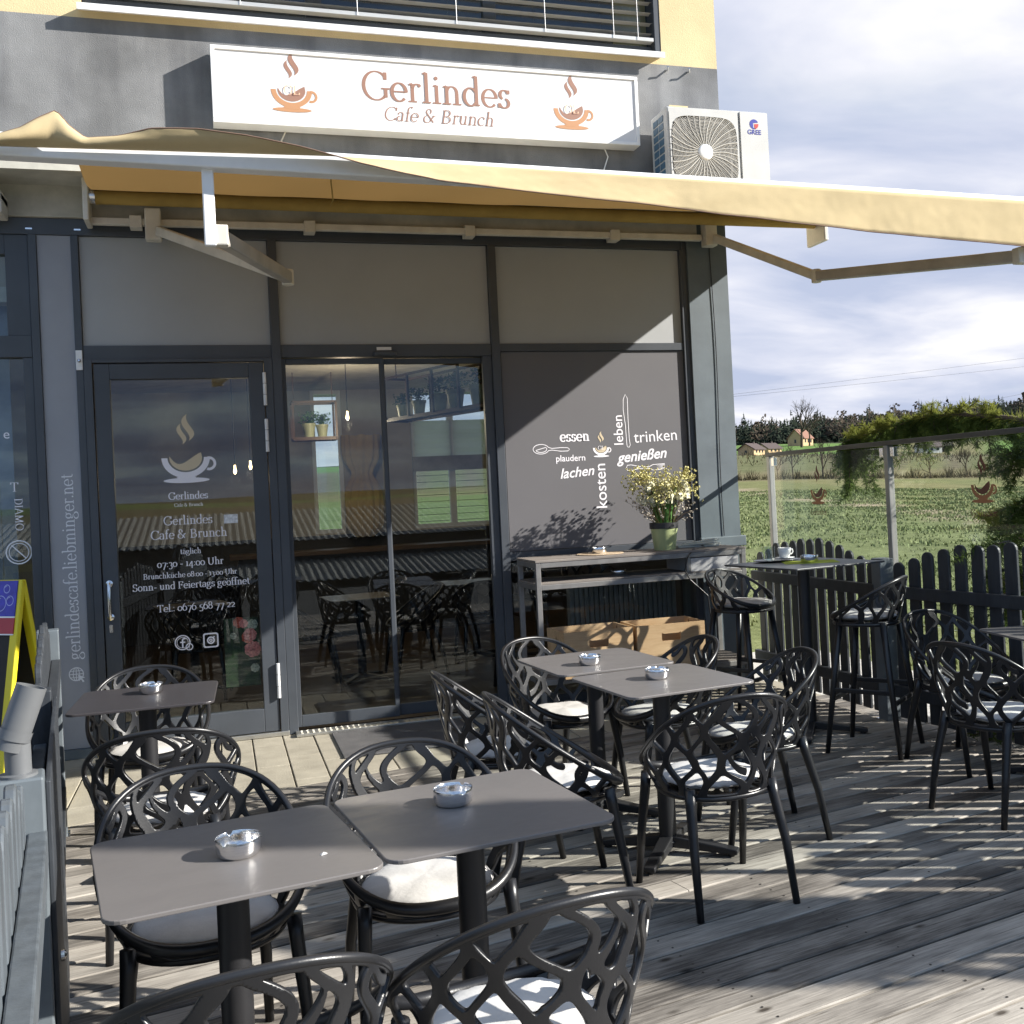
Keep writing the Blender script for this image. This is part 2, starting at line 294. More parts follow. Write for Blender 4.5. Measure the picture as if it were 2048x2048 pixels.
# ------------------------------------------------------------------ lettering: broad-pen roman drawn as strokes
def _gl():
    fl = "L .04 .67 .12 .70;"; xf = "L .04 .395 .12 .42;"
    arch = "A .24 .27 .12 .145 165 0;L .36 .27 .36 0;H .36 0 .2;"
    o = "A .21 .205 .165 .21 0 360;"
    g = {
     'a': (.40, "A .185 .31 .115 .105 165 0;L .30 .31 .30 .05;A .345 .05 .045 .045 180 300;A .17 .11 .12 .115 75 330;D .08 .325 .03"),
     'b': (.45, fl+"L .12 .70 .12 .02;A .235 .205 .155 .21 140 -140"), 'c': (.38, "A .21 .205 .165 .21 45 315;D .315 .335 .032"),
     'd': (.46, "L .27 .67 .35 .70;L .35 .70 .35 0;H .385 .012 .09;A .21 .205 .155 .21 40 320"),
     'e': (.40, "A .21 .205 .165 .21 0 318;L .05 .215 .37 .215"), 'f': (.28, "L .13 0 .13 .56;A .245 .56 .115 .14 180 55;L .03 .41 .25 .41;H .13 0 .2;D .305 .665 .03"),
     'g': (.42, "A .18 .285 .12 .13 0 360;L .27 .385 .39 .41;A .15 .12 .08 .05 110 270;L .15 .07 .27 .04;A .20 -.10 .17 .115 60 -260"),
     'h': (.48, fl+"L .12 .70 .12 0;H .12 0 .2;"+arch), 'i': (.24, xf+"L .12 .42 .12 0;H .12 0 .2;D .115 .585 .045"),
     'j': (.24, xf+"L .12 .42 .12 -.1;D .115 .585 .045"),
     'k': (.45, fl+"L .12 .70 .12 0;H .12 0 .2;L .34 .41 .13 .18;L .19 .24 .38 0;H .34 .42 .16;H .38 0 .17"),
     'l': (.24, fl+"L .12 .70 .12 0;H .12 0 .2"), 'm': (.72, xf+"L .12 .42 .12 0;H .12 0 .2;"+arch+"A .48 .27 .12 .145 165 0;L .60 .27 .60 0;H .60 0 .2"),
     'n': (.48, xf+"L .12 .42 .12 0;H .12 0 .2;"+arch), 'o': (.42, o), 'p': (.45, xf+"L .12 .42 .12 -.25;H .12 -.25 .2;A .235 .205 .155 .21 140 -140"),
     'r': (.33, xf+"L .12 .42 .12 0;H .12 0 .2;A .23 .29 .11 .125 165 65;D .285 .385 .04"),
     's': (.34, "A .165 .31 .095 .105 30 250;A .165 .105 .11 .11 75 -150;L .265 .42 .265 .33;L .05 .0 .05 .1"),
     't': (.29, "L .13 .55 .13 .1;A .21 .1 .08 .1 180 310;L .03 .41 .25 .41"), 'u': (.47, "L .04 .395 .11 .42;L .11 .42 .11 .14;A .22 .14 .11 .145 180 360;L .345 .42 .345 0;L .27 .395 .345 .42;H .385 .012 .09"),
     'B': (.55, "L .13 .64 .13 0;H .13 .64 .2;H .13 0 .2;L .13 .64 .25 .64;L .13 .335 .27 .335;L .13 .01 .27 .01;A .25 .49 .16 .15 90 -90;A .27 .17 .19 .165 90 -90"),
     'C': (.60, "A .34 .32 .28 .33 40 320;L .555 .64 .555 .47;L .565 .03 .555 .12"), 'G': (.66, "A .34 .32 .28 .33 40 320;L .555 .64 .555 .47;L .56 .28 .56 .06;H .56 .28 .2"),
     'F': (.50, "L .13 .64 .13 0;H .13 0 .22;H .10 .64 .12;L .13 .635 .43 .635;L .13 .34 .35 .34;L .43 .64 .44 .50;L .35 .42 .35 .26"),
     'L': (.50, "L .13 .64 .13 0;H .13 .64 .22;L .05 .012 .45 .012;L .45 0 .48 .15"), 'S': (.46, "A .225 .48 .14 .165 35 255;A .225 .165 .165 .17 80 -150;L .36 .64 .365 .5;L .07 .0 .06 .14"),
     'T': (.56, "L .28 .64 .28 0;H .28 0 .22;L .05 .63 .51 .63;L .05 .64 .04 .51;L .51 .64 .52 .51"),
     'U': (.64, "L .13 .64 .13 .22;A .32 .22 .19 .235 180 360;L .51 .22 .51 .64;H .13 .64 .2;H .51 .64 .18"),
     'D': (.62, "L .13 .64 .13 0;H .10 .64 .14;H .10 0 .14;L .13 .63 .26 .63;L .13 .01 .26 .01;A .26 .32 .28 .315 90 -90"),
     'I': (.28, "L .13 .64 .13 0;H .13 .64 .2;H .13 0 .2"), 'A': (.6, "L .06 0 .29 .66;L .29 .66 .52 0;L .16 .22 .42 .22;H .06 0 .15;H .52 0 .18"),
     'M': (.78, "L .12 0 .14 .64;L .14 .64 .38 .02;L .38 .02 .62 .64;L .62 .64 .65 0;H .12 0 .16;H .65 0 .2"), 'O': (.66, "A .33 .32 .28 .335 0 360"), 'N': (.66, "L .12 0 .12 .64;L .12 .64 .54 0;L .54 0 .54 .64;H .12 0 .16;H .54 .64 .16"),
     '0': (.42, o), '1': (.26, xf+"L .13 .42 .13 0;H .13 0 .2"), '2': (.38, "A .18 .29 .13 .13 150 -35;L .285 .215 .06 .02;L .05 .015 .35 .015"),
     '3': (.36, "A .17 .28 .12 .14 145 -80;A .16 -.02 .16 .165 80 -140"), '4': (.44, "L .30 .42 .30 -.22;L .30 .42 .03 0;L .03 0 .42 0"),
     '5': (.38, "L .11 .40 .33 .42;L .11 .40 .10 .19;A .17 .01 .16 .185 115 -140"), '6': (.42, "A .21 .2 .165 .205 0 360;A .42 .2 .375 .48 180 115"),
     '7': (.40, "L .04 .405 .38 .405;L .38 .41 .15 -.22"), '8': (.42, "A .21 .165 .16 .165 0 360;A .21 .49 .13 .15 0 360"),
     ':': (.18, "D .09 .05 .045;D .09 .34 .045"), '.': (.17, "D .085 .04 .045"), '-': (.30, "R .04 .2 .26 .2"), '/': (.3, "L .02 -.1 .28 .68"),
     '&': (.66, "A .23 .53 .11 .12 -50 230;A .22 .165 .175 .175 110 345;L .135 .46 .53 .01;L .375 .10 .52 .34;H .52 .345 .17"), ' ': (.22, "")}
    g['ä'] = (g['a'][0], g['a'][1]+";D .12 .58 .04;D .27 .58 .04"); g['ö'] = (g['o'][0], g['o'][1]+"D .13 .58 .04;D .29 .58 .04"); g['ü'] = (g['u'][0], g['u'][1]+";D .14 .58 .04;D .31 .58 .04")
    return g
GL = _gl()
def pen(text, thick=.085, thin=.026, italic=0.):
    """list of (points left edge, points right edge) ribbons or dots in em units, and the total width"""
    out = []; x0 = 0
    for ch in text:
        adv, d = GL[ch]
        for st in d.split(';'):
            q = st.split()
            if not q: continue
            v = [float(a) for a in q[1:]]
            if q[0] == 'D':
                n = 12; out.append([(x0+v[0]+v[2]*math.cos(2*math.pi*k/n), v[1]+v[2]*math.sin(2*math.pi*k/n)) for k in range(n)]); continue
            if q[0] == 'H':
                h = thin*.75; x, y, w = v; y = y - h/2 if y > .2 else y + h/2
                out.append([(x0+x-w/2, y-h), (x0+x+w/2, y-h), (x0+x+w/2, y+h*.5), (x0+x-w/2, y+h*.5)]); continue
            if q[0] == 'R':
                h = thick*.3; out.append([(x0+v[0], v[1]-h), (x0+v[2], v[1]-h), (x0+v[2], v[1]+h), (x0+v[0], v[1]+h)]); continue
            if q[0] == 'L': P = [(v[0], v[1]), (v[2], v[3])]
            else:
                n = max(6, int(abs(v[5]-v[4])/14)); P = [(v[0]+v[2]*math.cos(R(v[4]+(v[5]-v[4])*k/n)), v[1]+v[3]*math.sin(R(v[4]+(v[5]-v[4])*k/n))) for k in range(n+1)]
            lft = []; rg = []
            for i, p in enumerate(P):
                a = P[max(0, i-1)]; b = P[min(len(P)-1, i+1)]; dx, dy = b[0]-a[0], b[1]-a[1]; l = math.hypot(dx, dy) or 1; dx /= l; dy /= l
                h = .5*(thin + (thick-thin)*abs(dy)**1.3); lft.append((x0+p[0]-dy*h, p[1]+dx*h)); rg.append((x0+p[0]+dy*h, p[1]-dx*h))
            out.append((lft, rg))
        x0 += adv
    if italic:
        k = lambda p: (p[0]+italic*p[1], p[1])
        out = [(list(map(k, s[0])), list(map(k, s[1]))) if isinstance(s, tuple) else list(map(k, s)) for s in out]
    return out, x0
def place2d(mb, strokes, fn, lift=.0004, i0=0):
    """strokes -> faces; fn maps (u, v, layer) to 3D; each stroke a hair above the one before"""
    for i, s in enumerate(strokes):
        d = lift*((i+i0) % 7)
        if isinstance(s, tuple):
            l, r = s; n = len(l); mb.add([fn(*p, d) for p in l]+[fn(*p, d) for p in r], [(k, k+1, n+k+1, n+k) for k in range(n-1)])
        else: mb.add([fn(*p, d) for p in s], [tuple(range(len(s)))])
def wall_fn(x, z, y, sc, rot=0., ax=0.):
    c, s = math.cos(rot), math.sin(rot)
    return lambda u, v, d: (x+sc*((u-ax)*c-v*s), y-d, z+sc*((u-ax)*s+v*c))
def wtext(name, text, x, z, y, width, mt, parent, rot=0., thick=.085, thin=.03, italic=0., align='l', lift=.0004):
    st, w = pen(text, thick, thin, italic); sc = width/w; mb = MB()
    place2d(mb, st, wall_fn(x, z, y, sc, rot, w/2 if align == 'c' else 0), lift)
    return mb.build(name, mt, parent, recalc=False)
def sans(name, text, x, z, y, width, mt, parent, rot=0., shear=0., off=0., align='l'):
    cu = bpy.data.curves.new('t', 'FONT'); cu.body = text; cu.size = 1; cu.shear = shear; cu.offset = off; cu.resolution_u = 4
    t = bpy.data.objects.new('t', cu); COL.objects.link(t); bpy.context.view_layer.update()
    me = bpy.data.meshes.new_from_object(t.evaluated_get(bpy.context.evaluated_depsgraph_get())); bpy.data.objects.remove(t)
    vs = [v.co for v in me.vertices]; x0 = min(v.x for v in vs); w = max(v.x for v in vs)-x0; sc = width/w
    f = wall_fn(x, z, y, sc, rot, x0 + (w/2 if align == 'c' else 0)); mb = MB()
    mb.add([f(v.x, v.y, 0) for v in vs], [tuple(p.vertices) for p in me.polygons]); bpy.data.meshes.remove(me)
    return mb.build(name, mt, parent, recalc=False)
def bez(p0, p1, p2, p3, n=14): 
    return [tuple((1-t)**3*a+3*(1-t)**2*t*b+3*(1-t)*t*t*c+t**3*d for a, b, c, d in zip(p0, p1, p2, p3)) for t in [k/n for k in range(n+1)]]
def ring(cx, cy, rx, ry, a0, a1, w, n=22, w2=None):
    l = []; r = []
    for k in range(n+1):
        a = R(a0+(a1-a0)*k/n); h = (w + ((w2 if w2 is not None else w)-w)*k/n)/2
        l.append((cx+(rx+h)*math.cos(a), cy+(ry+h)*math.sin(a))); r.append((cx+(rx-h)*math.cos(a), cy+(ry-h)*math.sin(a)))
    return (l, r)
def cup_logo(parent, x, z, y, sc, mcup, mfill, msteam, yz=False, gl=None):
    """steaming cup emblem; unit size = cup bowl one wide; yz: lies in a plane x = const, u runs to -y"""
    fn = wall_fn(x, z, y, sc) if not yz else (lambda u, v, d: (x-d, y-u*sc, z+v*sc))
    A = MB(); place2d(A, [ring(0, .42, .46, .40, 180, 360, .13), ring(.50, .27, .13, .13, 100, -110, .06), [(.5*math.cos(R(k*15))*1.0, -.10+.06*math.sin(R(k*15))) for k in range(24)], [(-.22, -.02), (.22, -.02), (.16, -.08), (-.16, -.08)]], fn)
    A.build('cup', mcup, parent, recalc=False)
    top = bez((-.345, .46), (-.14, .06), (.05, .42), (.335, .53)); bot = [(.33*math.cos(R(a)), .40+.29*math.sin(R(a))) for a in np.linspace(360, 180, 15)]
    B = MB(); l = top; r = [(.355*math.cos(R(180+12.85*k)), .42+.30*math.sin(R(180+12.85*k))) for k in range(15)]
    r = r[:len(l)]; place2d(B, [(l, r)], fn); B.build('coffee', mfill, parent, recalc=False)
    Cc = MB()
    def sw(ox, oy, s): return (([(ox+s*a, oy+s*b) for a, b in bez((0, .62), (-.34, .38), (.16, .2), (.02, 0))]), ([(ox+s*a, oy+s*b) for a, b in bez((0, .62), (-.1, .34), (.36, .22), (.02, 0))]))
    place2d(Cc, [sw(-.08, .72, .78), sw(.06, .80, 1.)], fn); Cc.build('steam', msteam, parent, recalc=False)
    if gl is not None:
        st, w = pen('GL', .085, .03); G = MB(); f2 = wall_fn(x, z+.30*sc, y-.004, sc*.36, 0, w/2) if not yz else None
        if f2: place2d(G, st, f2); G.build('initials', gl, parent, recalc=False)
# ------------------------------------------------------------------ lattice surfaces (chair shells)
def lattice(F, field, nu, nv, th, closed=True):
    """marching-triangles cut of the surface F(u, v) where field >= 0, thickened by th along its normal"""
    key = {}; uv = []; tris = []
    def gv(i, j):
        i2 = i % nu if closed else i
        k = (i2, j)
        if k not in key: key[k] = len(uv); uv.append((i2/nu, j/nv))
        return key[k]
    def ev(a, b):
        k = (min(a[2], b[2]), max(a[2], b[2]), 'e')
        if k not in key:
            t = a[1]/(a[1]-b[1]); ua, ub = a[0], b[0]
            key[k] = len(uv); uv.append(((ua[0]+t*(ub[0]-ua[0])) % 1.0 if closed else ua[0]+t*(ub[0]-ua[0]), ua[1]+t*(ub[1]-ua[1])))
        return key[k]
    M = nu if closed else nu+1
    gid = lambda i, j: (i % M)*1000+j
    for i in range(nu):
        for j in range(nv):
            q = [(i, j), (i+1, j), (i+1, j+1), (i, j+1)]
            fv = [field[a % M][b] for a, b in q]
            if max(fv) < 0: continue
            for T in ((0, 1, 2), (0, 2, 3)) if (i+j) % 2 else ((0, 1, 3), (1, 2, 3)):
                P = [((q[t][0]/nu, q[t][1]/nv), fv[t], gid(*q[t]), q[t]) for t in T]; poly = []
                for a in range(3):
                    A, B = P[a], P[(a+1) % 3]
                    if A[1] >= 0: poly.append(gv(*A[3]))
                    if (A[1] >= 0) != (B[1] >= 0): poly.append(ev(A, B))
                if len(poly) >= 3: tris.append(poly)
    pts = [Vector(F(*p)) for p in uv]; e = 1e-3; nr = []
    for (u, v) in uv:
        v0 = min(max(v, e), 1-e); du = Vector(F(u+e, v0))-Vector(F(u-e, v0)); dv = Vector(F(u, v0+e))-Vector(F(u, v0-e)); nr.append(du.cross(dv).normalized())
    n = len(pts); mb = MB(); mb.v = [tuple(p+k*th/2) for p, k in zip(pts, nr)]+[tuple(p-k*th/2) for p, k in zip(pts, nr)]
    cnt = {}
    for p in tris:
        mb.f.append(tuple(p)); mb.f.append(tuple(i+n for i in p[::-1]))
        for a, b in zip(p, p[1:]+p[:1]): cnt[(a, b)] = cnt.get((a, b), 0)+1
    for (a, b) in cnt:
        if (b, a) not in cnt: mb.f.append((b, a, a+n, b+n))
    return mb
def cells(px, py, sx, sy, k, thr):
    """rounded Voronoi cells: >= 0 on the struts between the holes"""
    d = np.hypot((px[..., None]-sx)*1.0, (py[..., None]-sy)*.56); d -= d.min(-1, keepdims=True)
    p = 1/np.exp(-k*d).sum(-1); return thr-p
def tub(dims, seedv):
    rx, yf, yb, zf, zb, brx, byf, byb, bz, pe = dims; rs = np.random.RandomState(seedv)
    sg = lambda c, e: math.copysign(abs(c)**e, c)
    def T(th):
        y = (yf+yb)/2 - (yf-yb)/2*sg(math.cos(th), 2/pe); x = rx*sg(math.sin(th), 2/pe)
        return Vector((x, y, zf+(zb-zf)*((yf-y)/(yf-yb))**1.08))
    def B(th): return Vector((brx*sg(math.sin(th), .9), (byf+byb)/2-(byf-byb)/2*sg(math.cos(th), .9), bz))
    def F(u, t):
        th = u*2*math.pi-math.pi; a, b = B(th), T(th); h = b.z-a.z
        w = t**.72; p = a.lerp(b, t); q = a.lerp(b, w); return (q.x, q.y, p.z)
    nu, nv = 360, 72
    H = np.array([(T(i/nu*2*math.pi-math.pi)-B(i/nu*2*math.pi-math.pi)).length for i in range(nu)])
    U = (np.arange(nu)/nu*2-1)*math.pi*.25; V = np.arange(nv+1)/nv
    px = np.repeat(U[:, None], nv+1, 1); py = V[None]*H[:, None]
    per = math.pi*.5; n = 25; d = np.full(px.shape+(n,), 9.); dist = []
    for i in range(n):                                   # flowing ribs that meet and part, leaving almond-shaped openings
        u0 = (i+rs.uniform(-.2, .2))/n*per-per/2; A = rs.uniform(.55, 1.12)*per/n*.62*(-1)**i; lam = .21+rs.uniform(-.035, .04); ph = rs.uniform(-.85, .85); ln = rs.uniform(-.16, .16)
        c = u0+A*np.sin(2*math.pi*py/lam+ph+.5)+ln*(py-.16)+.006*np.sin(py*41+i); sl = A*2*math.pi/lam*np.cos(2*math.pi*py/lam+ph+.5)+ln
        dd = np.abs((px-c+per/2) % per-per/2)/np.sqrt(1+sl**2); dist.append(dd-.0015*math.sin(i*2.4))
    for i in range(9):                                   # a few cross links
        u0 = rs.uniform(-.5, .5)*per; v0 = rs.uniform(.09, .30); sl = rs.choice([-1, 1])*rs.uniform(.5, 1.1); du = (px-u0+per/2) % per-per/2
        dist.append(np.where(np.abs(du) < .036, np.abs(py-v0-sl*du-14*du*du)/math.sqrt(1+sl*sl), .2)+np.maximum(0, np.abs(du)-.03)*3)
    D_ = np.stack(dist, -1); f = .0086+.0026*(1-V[None])+np.log(np.exp(-170*D_).sum(-1))/170
    f = np.maximum(f, (.012-py)*8); f = np.maximum(f, (.013-(H[:, None]-py))*8)
    f = np.where(H[:, None] < .035, -1, f)
    back = lattice(F, f, nu, nv, .0125)
    K = 72; rim = MB(); pts = []; rr = []
    for k in range(K):
        th = 2*math.pi*k/K-math.pi; pts.append(T(th)); fr = max(0, -math.cos(th)); rr.append(.0095+.0095*fr**1.5)
    rim.tube(pts, rr, 10, True)
    def Fs(u, t):
        th = u*2*math.pi-math.pi; a = B(th); c = Vector((0, (byf+byb)/2, bz)); p = c.lerp(a, .06+.94*t); return (p.x, p.y, p.z-.012*(1-t*t))
    mu, mv = 150, 30; fx = np.array([[Fs(i/mu, j/mv)[:2] for j in range(mv+1)] for i in range(mu)])
    q = rs.uniform(-.26, .26, (52, 2)); f2 = cells(fx[..., 0], fx[..., 1], q[:, 0], q[:, 1], 150., .88)
    f2 = np.maximum(f2, np.repeat((np.arange(mv+1)/mv-.93)[None]*6, mu, 0))
    seat = lattice(Fs, f2, mu, mv, .011)
    seat.tube([B(2*math.pi*k/48)-Vector((0, 0, .004)) for k in range(48)], .0125, 8, True)
    return back, rim, seat, T, B
CH = tub((.272, .245, -.262, .445, .80, .205, .228, -.185, .418, 2.35), 3)
def leg_path(a, b, c): return [Vector(a), Vector(a).lerp(Vector(b), .12)+Vector((0, 0, -.004)), Vector(a).lerp(Vector(b), .5)+Vector(c), Vector(b)]
def make_chair():
    t = thing('armchair', '-', 'chair'); back, rim, seat, T, B = CH
    back.build('backrest', m_black, t, smooth=True); rim.build('rim', m_black, t, smooth=True); seat.build('seat', m_black, t, smooth=True)
    for s in (-1, 1):
        MB().tube(leg_path((s*.212, .165, .455), (s*.235, .235, 0), (s*.004, 0, 0)), [.021, .0205, .0175, .0135], 12).build('leg', m_black, t, smooth=True)
        MB().tube(leg_path((s*.172, -.135, .45), (s*.20, -.232, 0), (s*.006, -.008, 0)), [.021, .0205, .0175, .0135], 12).build('leg', m_black, t, smooth=True)
    return t
def make_stool():
    back, rim, seat, T, B = tub((.232, .195, -.215, .765, .995, .185, .19, -.165, .742, 2.2), 9)
    t = thing('bar_stool', '-', 'bar stool')
    back.build('backrest', m_black, t, smooth=True); rim.build('rim', m_black, t, smooth=True); seat.build('seat', m_black, t, smooth=True)
    for sx, sy in ((-1, 1), (1, 1), (-1, -1), (1, -1)):
        MB().tube([(sx*.14, sy*.125, .75), (sx*.175, sy*.165, .4), (sx*.21, sy*.21, 0)], [.02, .018, .014], 10).build('leg', m_black, t, smooth=True)
    f = MB(); z = .30; k = .183
    for a, b, zz in (((-k, k), (k, k), z), ((-k, -k), (k, -k), z), ((-k, -k), (-k, k), z+.06), ((k, -k), (k, k), z+.06)): f.bar((*a, zz), (*b, zz), .016, .026)
    f.build('footrest', m_black, t, bevel=.004); return t
def make_cushion(r=.19, h=.052):
    mb = MB(); n = 56; prof = []
    for k in range(15):
        a = -math.pi/2+math.pi*k/14; prof.append((max(.002, r*(1-.16*(1-math.cos(a)))*math.cos(a)**.5 if abs(a) < 1.57 else .002), h/2+h/2*math.sin(a)*(1 if abs(a) < 1.2 else .98)))
    mb.lathe(prof, n, cap0=True, cap1=True); rs = np.random.RandomState(2); ph = rs.uniform(0, 6, 8)
    for i, (x, y, z) in enumerate(mb.v):
        a = math.atan2(y, x); rr = math.hypot(x, y)/r; w = 1+.012*math.sin(3*a+ph[0])+.008*math.sin(7*a+ph[1])
        dz = .0022*math.sin(23*a+ph[2])*rr**4+.003*math.sin(5*a+ph[3])*rr-.004*math.exp(-((rr-.0)/.12)**2)*(1 if z > h/2 else 0)
        mb.v[i] = (x*w, y*w, z+dz)
    o = mb.build('seat_cushion', m_cush, None, smooth=True)
    p = MB(); p.tube([(r*1.0*math.cos(k*math.pi/28)*(1+.012*math.sin(3*k*math.pi/28+ph[0])+.008*math.sin(7*k*math.pi/28+ph[1])), r*math.sin(k*math.pi/28)*(1+.012*math.sin(3*k*math.pi/28+ph[0])+.008*math.sin(7*k*math.pi/28+ph[1])), h/2+.0022*math.sin(23*k*math.pi/28+ph[2])) for k in range(56)], .0034, 6, True).build('piping', mat('grey_piping', (.34, .335, .33), .9), o, smooth=True)
    return o
def make_table(size=.6, h=.745, label='-', bar=False):
    t = thing('bistro_table' if not bar else 'bar_table', label, 'table')
    MB().prism(rsquare(size/2, size/2, .045 if not bar else .012), h-.011, h).build('table_top', m_top if not bar else mat('black_stone_top', (.05, .052, .056), .42, .5, var=.1), t, bevel=.0025)
    c = MB().lathe([(.038, .06), (.038, h-.02)], 28); c.lathe([(.0385, .06), (.05, .05)], 28)
    c.lathe([(.12, h-.019), (.12, h-.0115)], 28, cap0=True); c.build('column', m_iron, t, es=40)
    for k in range(4):
        a = R(45+90*k); d = Vector((math.cos(a), math.sin(a), 0)); L = .305 if not bar else .34
        f = MB().bar(d*.01+Vector((0, 0, .052)), d*L+Vector((0, 0, .022)), .058, .05, w2=.05, h2=.022); f.lathe([(.017, 0), (.017, .02)], 12, Matrix.Translation(d*(L-.03)), True, True)
        f.build('foot', m_iron, t, bevel=.005)
    return t
def make_ashtray(r=.054, h=.044):
    mb = MB(); n = 120; prof = [(r*.3, .001), (r*.86, .001), (r*.95, .007), (r*.985, .016), (r, h-.013), (r, h-.002), (r-.001, h), (r-.0024, h-.002), (r-.0028, h-.013), (r-.004, .012), (r*.82, .005), (.002, .005)]
    mb.lathe(prof, n)
    for i, (x, y, z) in enumerate(mb.v):
        a = math.degrees(math.atan2(y, x)) % 120
        if z > h-.004:
            d = abs(a-60)
            if d < 8: mb.v[i] = (x, y, z-.008*min(1, (8-d)/4))
    o = mb.build('ashtray', m_steel, None, smooth=True); o.modifiers.new('e', 'EDGE_SPLIT').split_angle = R(50)
    return o
GT = 'square bistro tables on the terrace'; GC = 'lattice armchairs around the bistro tables'; GK = 'white seat cushions on the chairs'; GA = 'steel ashtrays'; GS = 'bar stools at the high table'
# ---------------- tables
TB = {'A': (.791, -4.937, .1455), 'B': (1.398, -4.839, .1223), 'C': (2.513, -2.697, .081), 'D': (2.589, -3.350, .1107), 'E': (.455, -2.45, -.03), 'F': (4.83, -3.265, -.15)}
TL = {'A': 'taupe square table at the front, nearest to the grey railing', 'B': 'taupe square table half in shade, pushed against the front table with the white crumb',
      'C': 'taupe square table of the far pair, in front of the wooden crates', 'D': 'taupe square table of the far pair, the one nearer to the camera',
      'E': 'square table with shade in its top colour, standing alone in front of the glass entrance door', 'F': 'taupe square table beside the picket fence, cut by the picture edge'}
tab0 = None
for k, (x, y, rz) in TB.items():
    if tab0 is None:
        tab0 = make_table(); tab0.location = (x, y, 0); tab0.rotation_euler.z = rz; tab0['label'] = TL[k]; tab0['group'] = GT
    else:
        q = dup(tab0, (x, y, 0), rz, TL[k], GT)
        if k == 'E':                                    # shade over this table is put into a darker top colour
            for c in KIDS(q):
                if c.name.startswith('table_top'): c.material_slots[0].link = 'OBJECT'; c.material_slots[0].material = mat('shaded_taupe_laminate', (.048, .044, .047), .36, .5, var=.05)
# ---------------- chairs: centre, facing angle (degrees from +X)
CHS = [(.715, -4.47, -82, 'black lattice armchair behind the front left table, facing the camera'),
       (1.335, -4.46, -86, 'black lattice armchair behind the half shaded front table, white cushion tucked under it'),
       (.80, -5.51, 96, 'black lattice armchair cut by the bottom edge, nearest to the grey railing'),
       (1.36, -5.45, 99, 'large black lattice armchair seen from behind at the bottom centre, cushion showing through'),
       (.56, -3.33, 92, 'black lattice armchair seen from behind, pulled up to the table at the door'),
       (.44, -2.13, -88, 'black lattice armchair behind the lone table, against the glass door'),
       (2.01, -3.62, -6, 'black lattice armchair seen from the side, left of the nearer far table'),
       (1.93, -2.98, -4, 'black lattice armchair half hidden behind another, beside the door mat'),
       (2.43, -2.36, -68, 'lattice armchair with sunlit silvery back, before the console table'),
       (2.58, -3.86, 92, 'black lattice armchair seen from behind at the nearer far table, striped cushion'),
       (3.08, -3.29, 172, 'black lattice armchair on the right of the nearer far table, back to the fence'),
       (2.90, -2.66, 178, 'black lattice armchair behind the far tables, in front of the right crate'),
       (4.62, -2.73, -80, 'black lattice armchair against the picket fence, behind the cut off table'),
       (4.20, -3.50, 12, 'black lattice armchair at the right edge seen from behind, standing in fence shade')]
KL = ['white cushion in shade under the front left table', 'bright white cushion under the half shaded front table', 'cushion on the chair cut by the bottom edge', 'white cushion seen through the big lattice back at bottom centre',
      'cushion on the chair facing the glass door', 'cushion hidden below the lone table by the door', 'sunlit cushion on the side view chair between the table pairs', 'cushion on the chair beside the door mat',
      'plump sunlit cushion on the silvery backed chair', 'striped shaded cushion of the chair seen from behind at the far tables', 'white cushion on the chair with its back to the fence', 'grey white cushion on the chair before the right crate',
      'cushion on the chair against the picket fence', 'white cushion on the chair at the right edge']
ch0 = make_chair(); cu0 = make_cushion(); tag(cu0, KL[0], 'cushion', GK)
for i, (x, y, a, lab) in enumerate(CHS):
    rz = R(a-90)
    if i == 0: c = ch0; c.location = (x, y, 0); c.rotation_euler.z = rz; c['label'] = lab; c['group'] = GC
    else: c = dup(ch0, (x, y, 0), rz, lab, GC)
    off = Matrix.Rotation(rz, 3, 'Z') @ Vector((0, .035, 0)); loc = (x+off.x, y+off.y, .424)
    if i == 0: cu0.location = loc; cu0.rotation_euler.z = rz
    else: dup(cu0, loc, rz+random.uniform(-3, 3), KL[i], GK)
st0 = make_stool(); st0.location = (4.10, -1.20, 0); st0.rotation_euler.z = R(-62-90); st0['label'] = 'black bar stool between the console table and the high table'; st0['group'] = GS
dup(st0, (4.37, -2.26, 0), R(128-90), 'black bar stool seen from the side, standing before the fence post', GS)
dup(cu0, (4.11, -1.22, .752), .4, 'striped cushion on the bar stool next to the console table', GK); dup(cu0, (4.36, -2.24, .752), 1.4, 'cushion on the bar stool before the fence post', GK)
bt = make_table(.70, 1.06, 'high black bar table with a green place mat beside the fence', True); bt.location = (4.26, -1.74, 0); bt.rotation_euler.z = R(10)
# ---------------- ashtrays
ash0 = make_ashtray(); tag(ash0, 'steel ashtray on the front left table', 'ashtray', GA); ash0.location = (.81, -4.95, .7453); ash0.rotation_euler.z = .9
for x, y, z, rz, lab in ((1.372, -4.775, .7453, 1.9, 'steel ashtray at the shade line of the second front table'), (2.46, -2.80, .7453, .4, 'steel ashtray on the far table before the crates'), (2.585, -3.33, .7453, 2.2, 'steel ashtray on the nearer far table'),
                         (.47, -2.36, .7453, .2, 'steel ashtray on the lone table at the door'), (3.42, -.33, 1.117, .5, 'steel ashtray on the round board on top of the console'), (3.55, -.36, .945, .2, 'steel ashtray in the dark middle shelf of the console'), (4.29, -1.77, 1.0633, 1.2, 'steel ashtray on the green place mat of the high table')):
    dup(ash0, (x, y, z), rz, lab, GA)
cr = MB().add([(0, 0, 0), (.012, .003, .001), (.016, .010, .0008), (.006, .013, .0015), (-.003, .008, .001), (.006, .007, .006)], [(0, 1, 5), (1, 2, 5), (2, 3, 5), (3, 4, 5), (4, 0, 5), (4, 3, 2, 1, 0)]).build('crumb', m_cush, None); cr.location = (.995, -5.05, .7452)
tag(cr, 'tiny white crumb lying on the front left table', 'crumb')
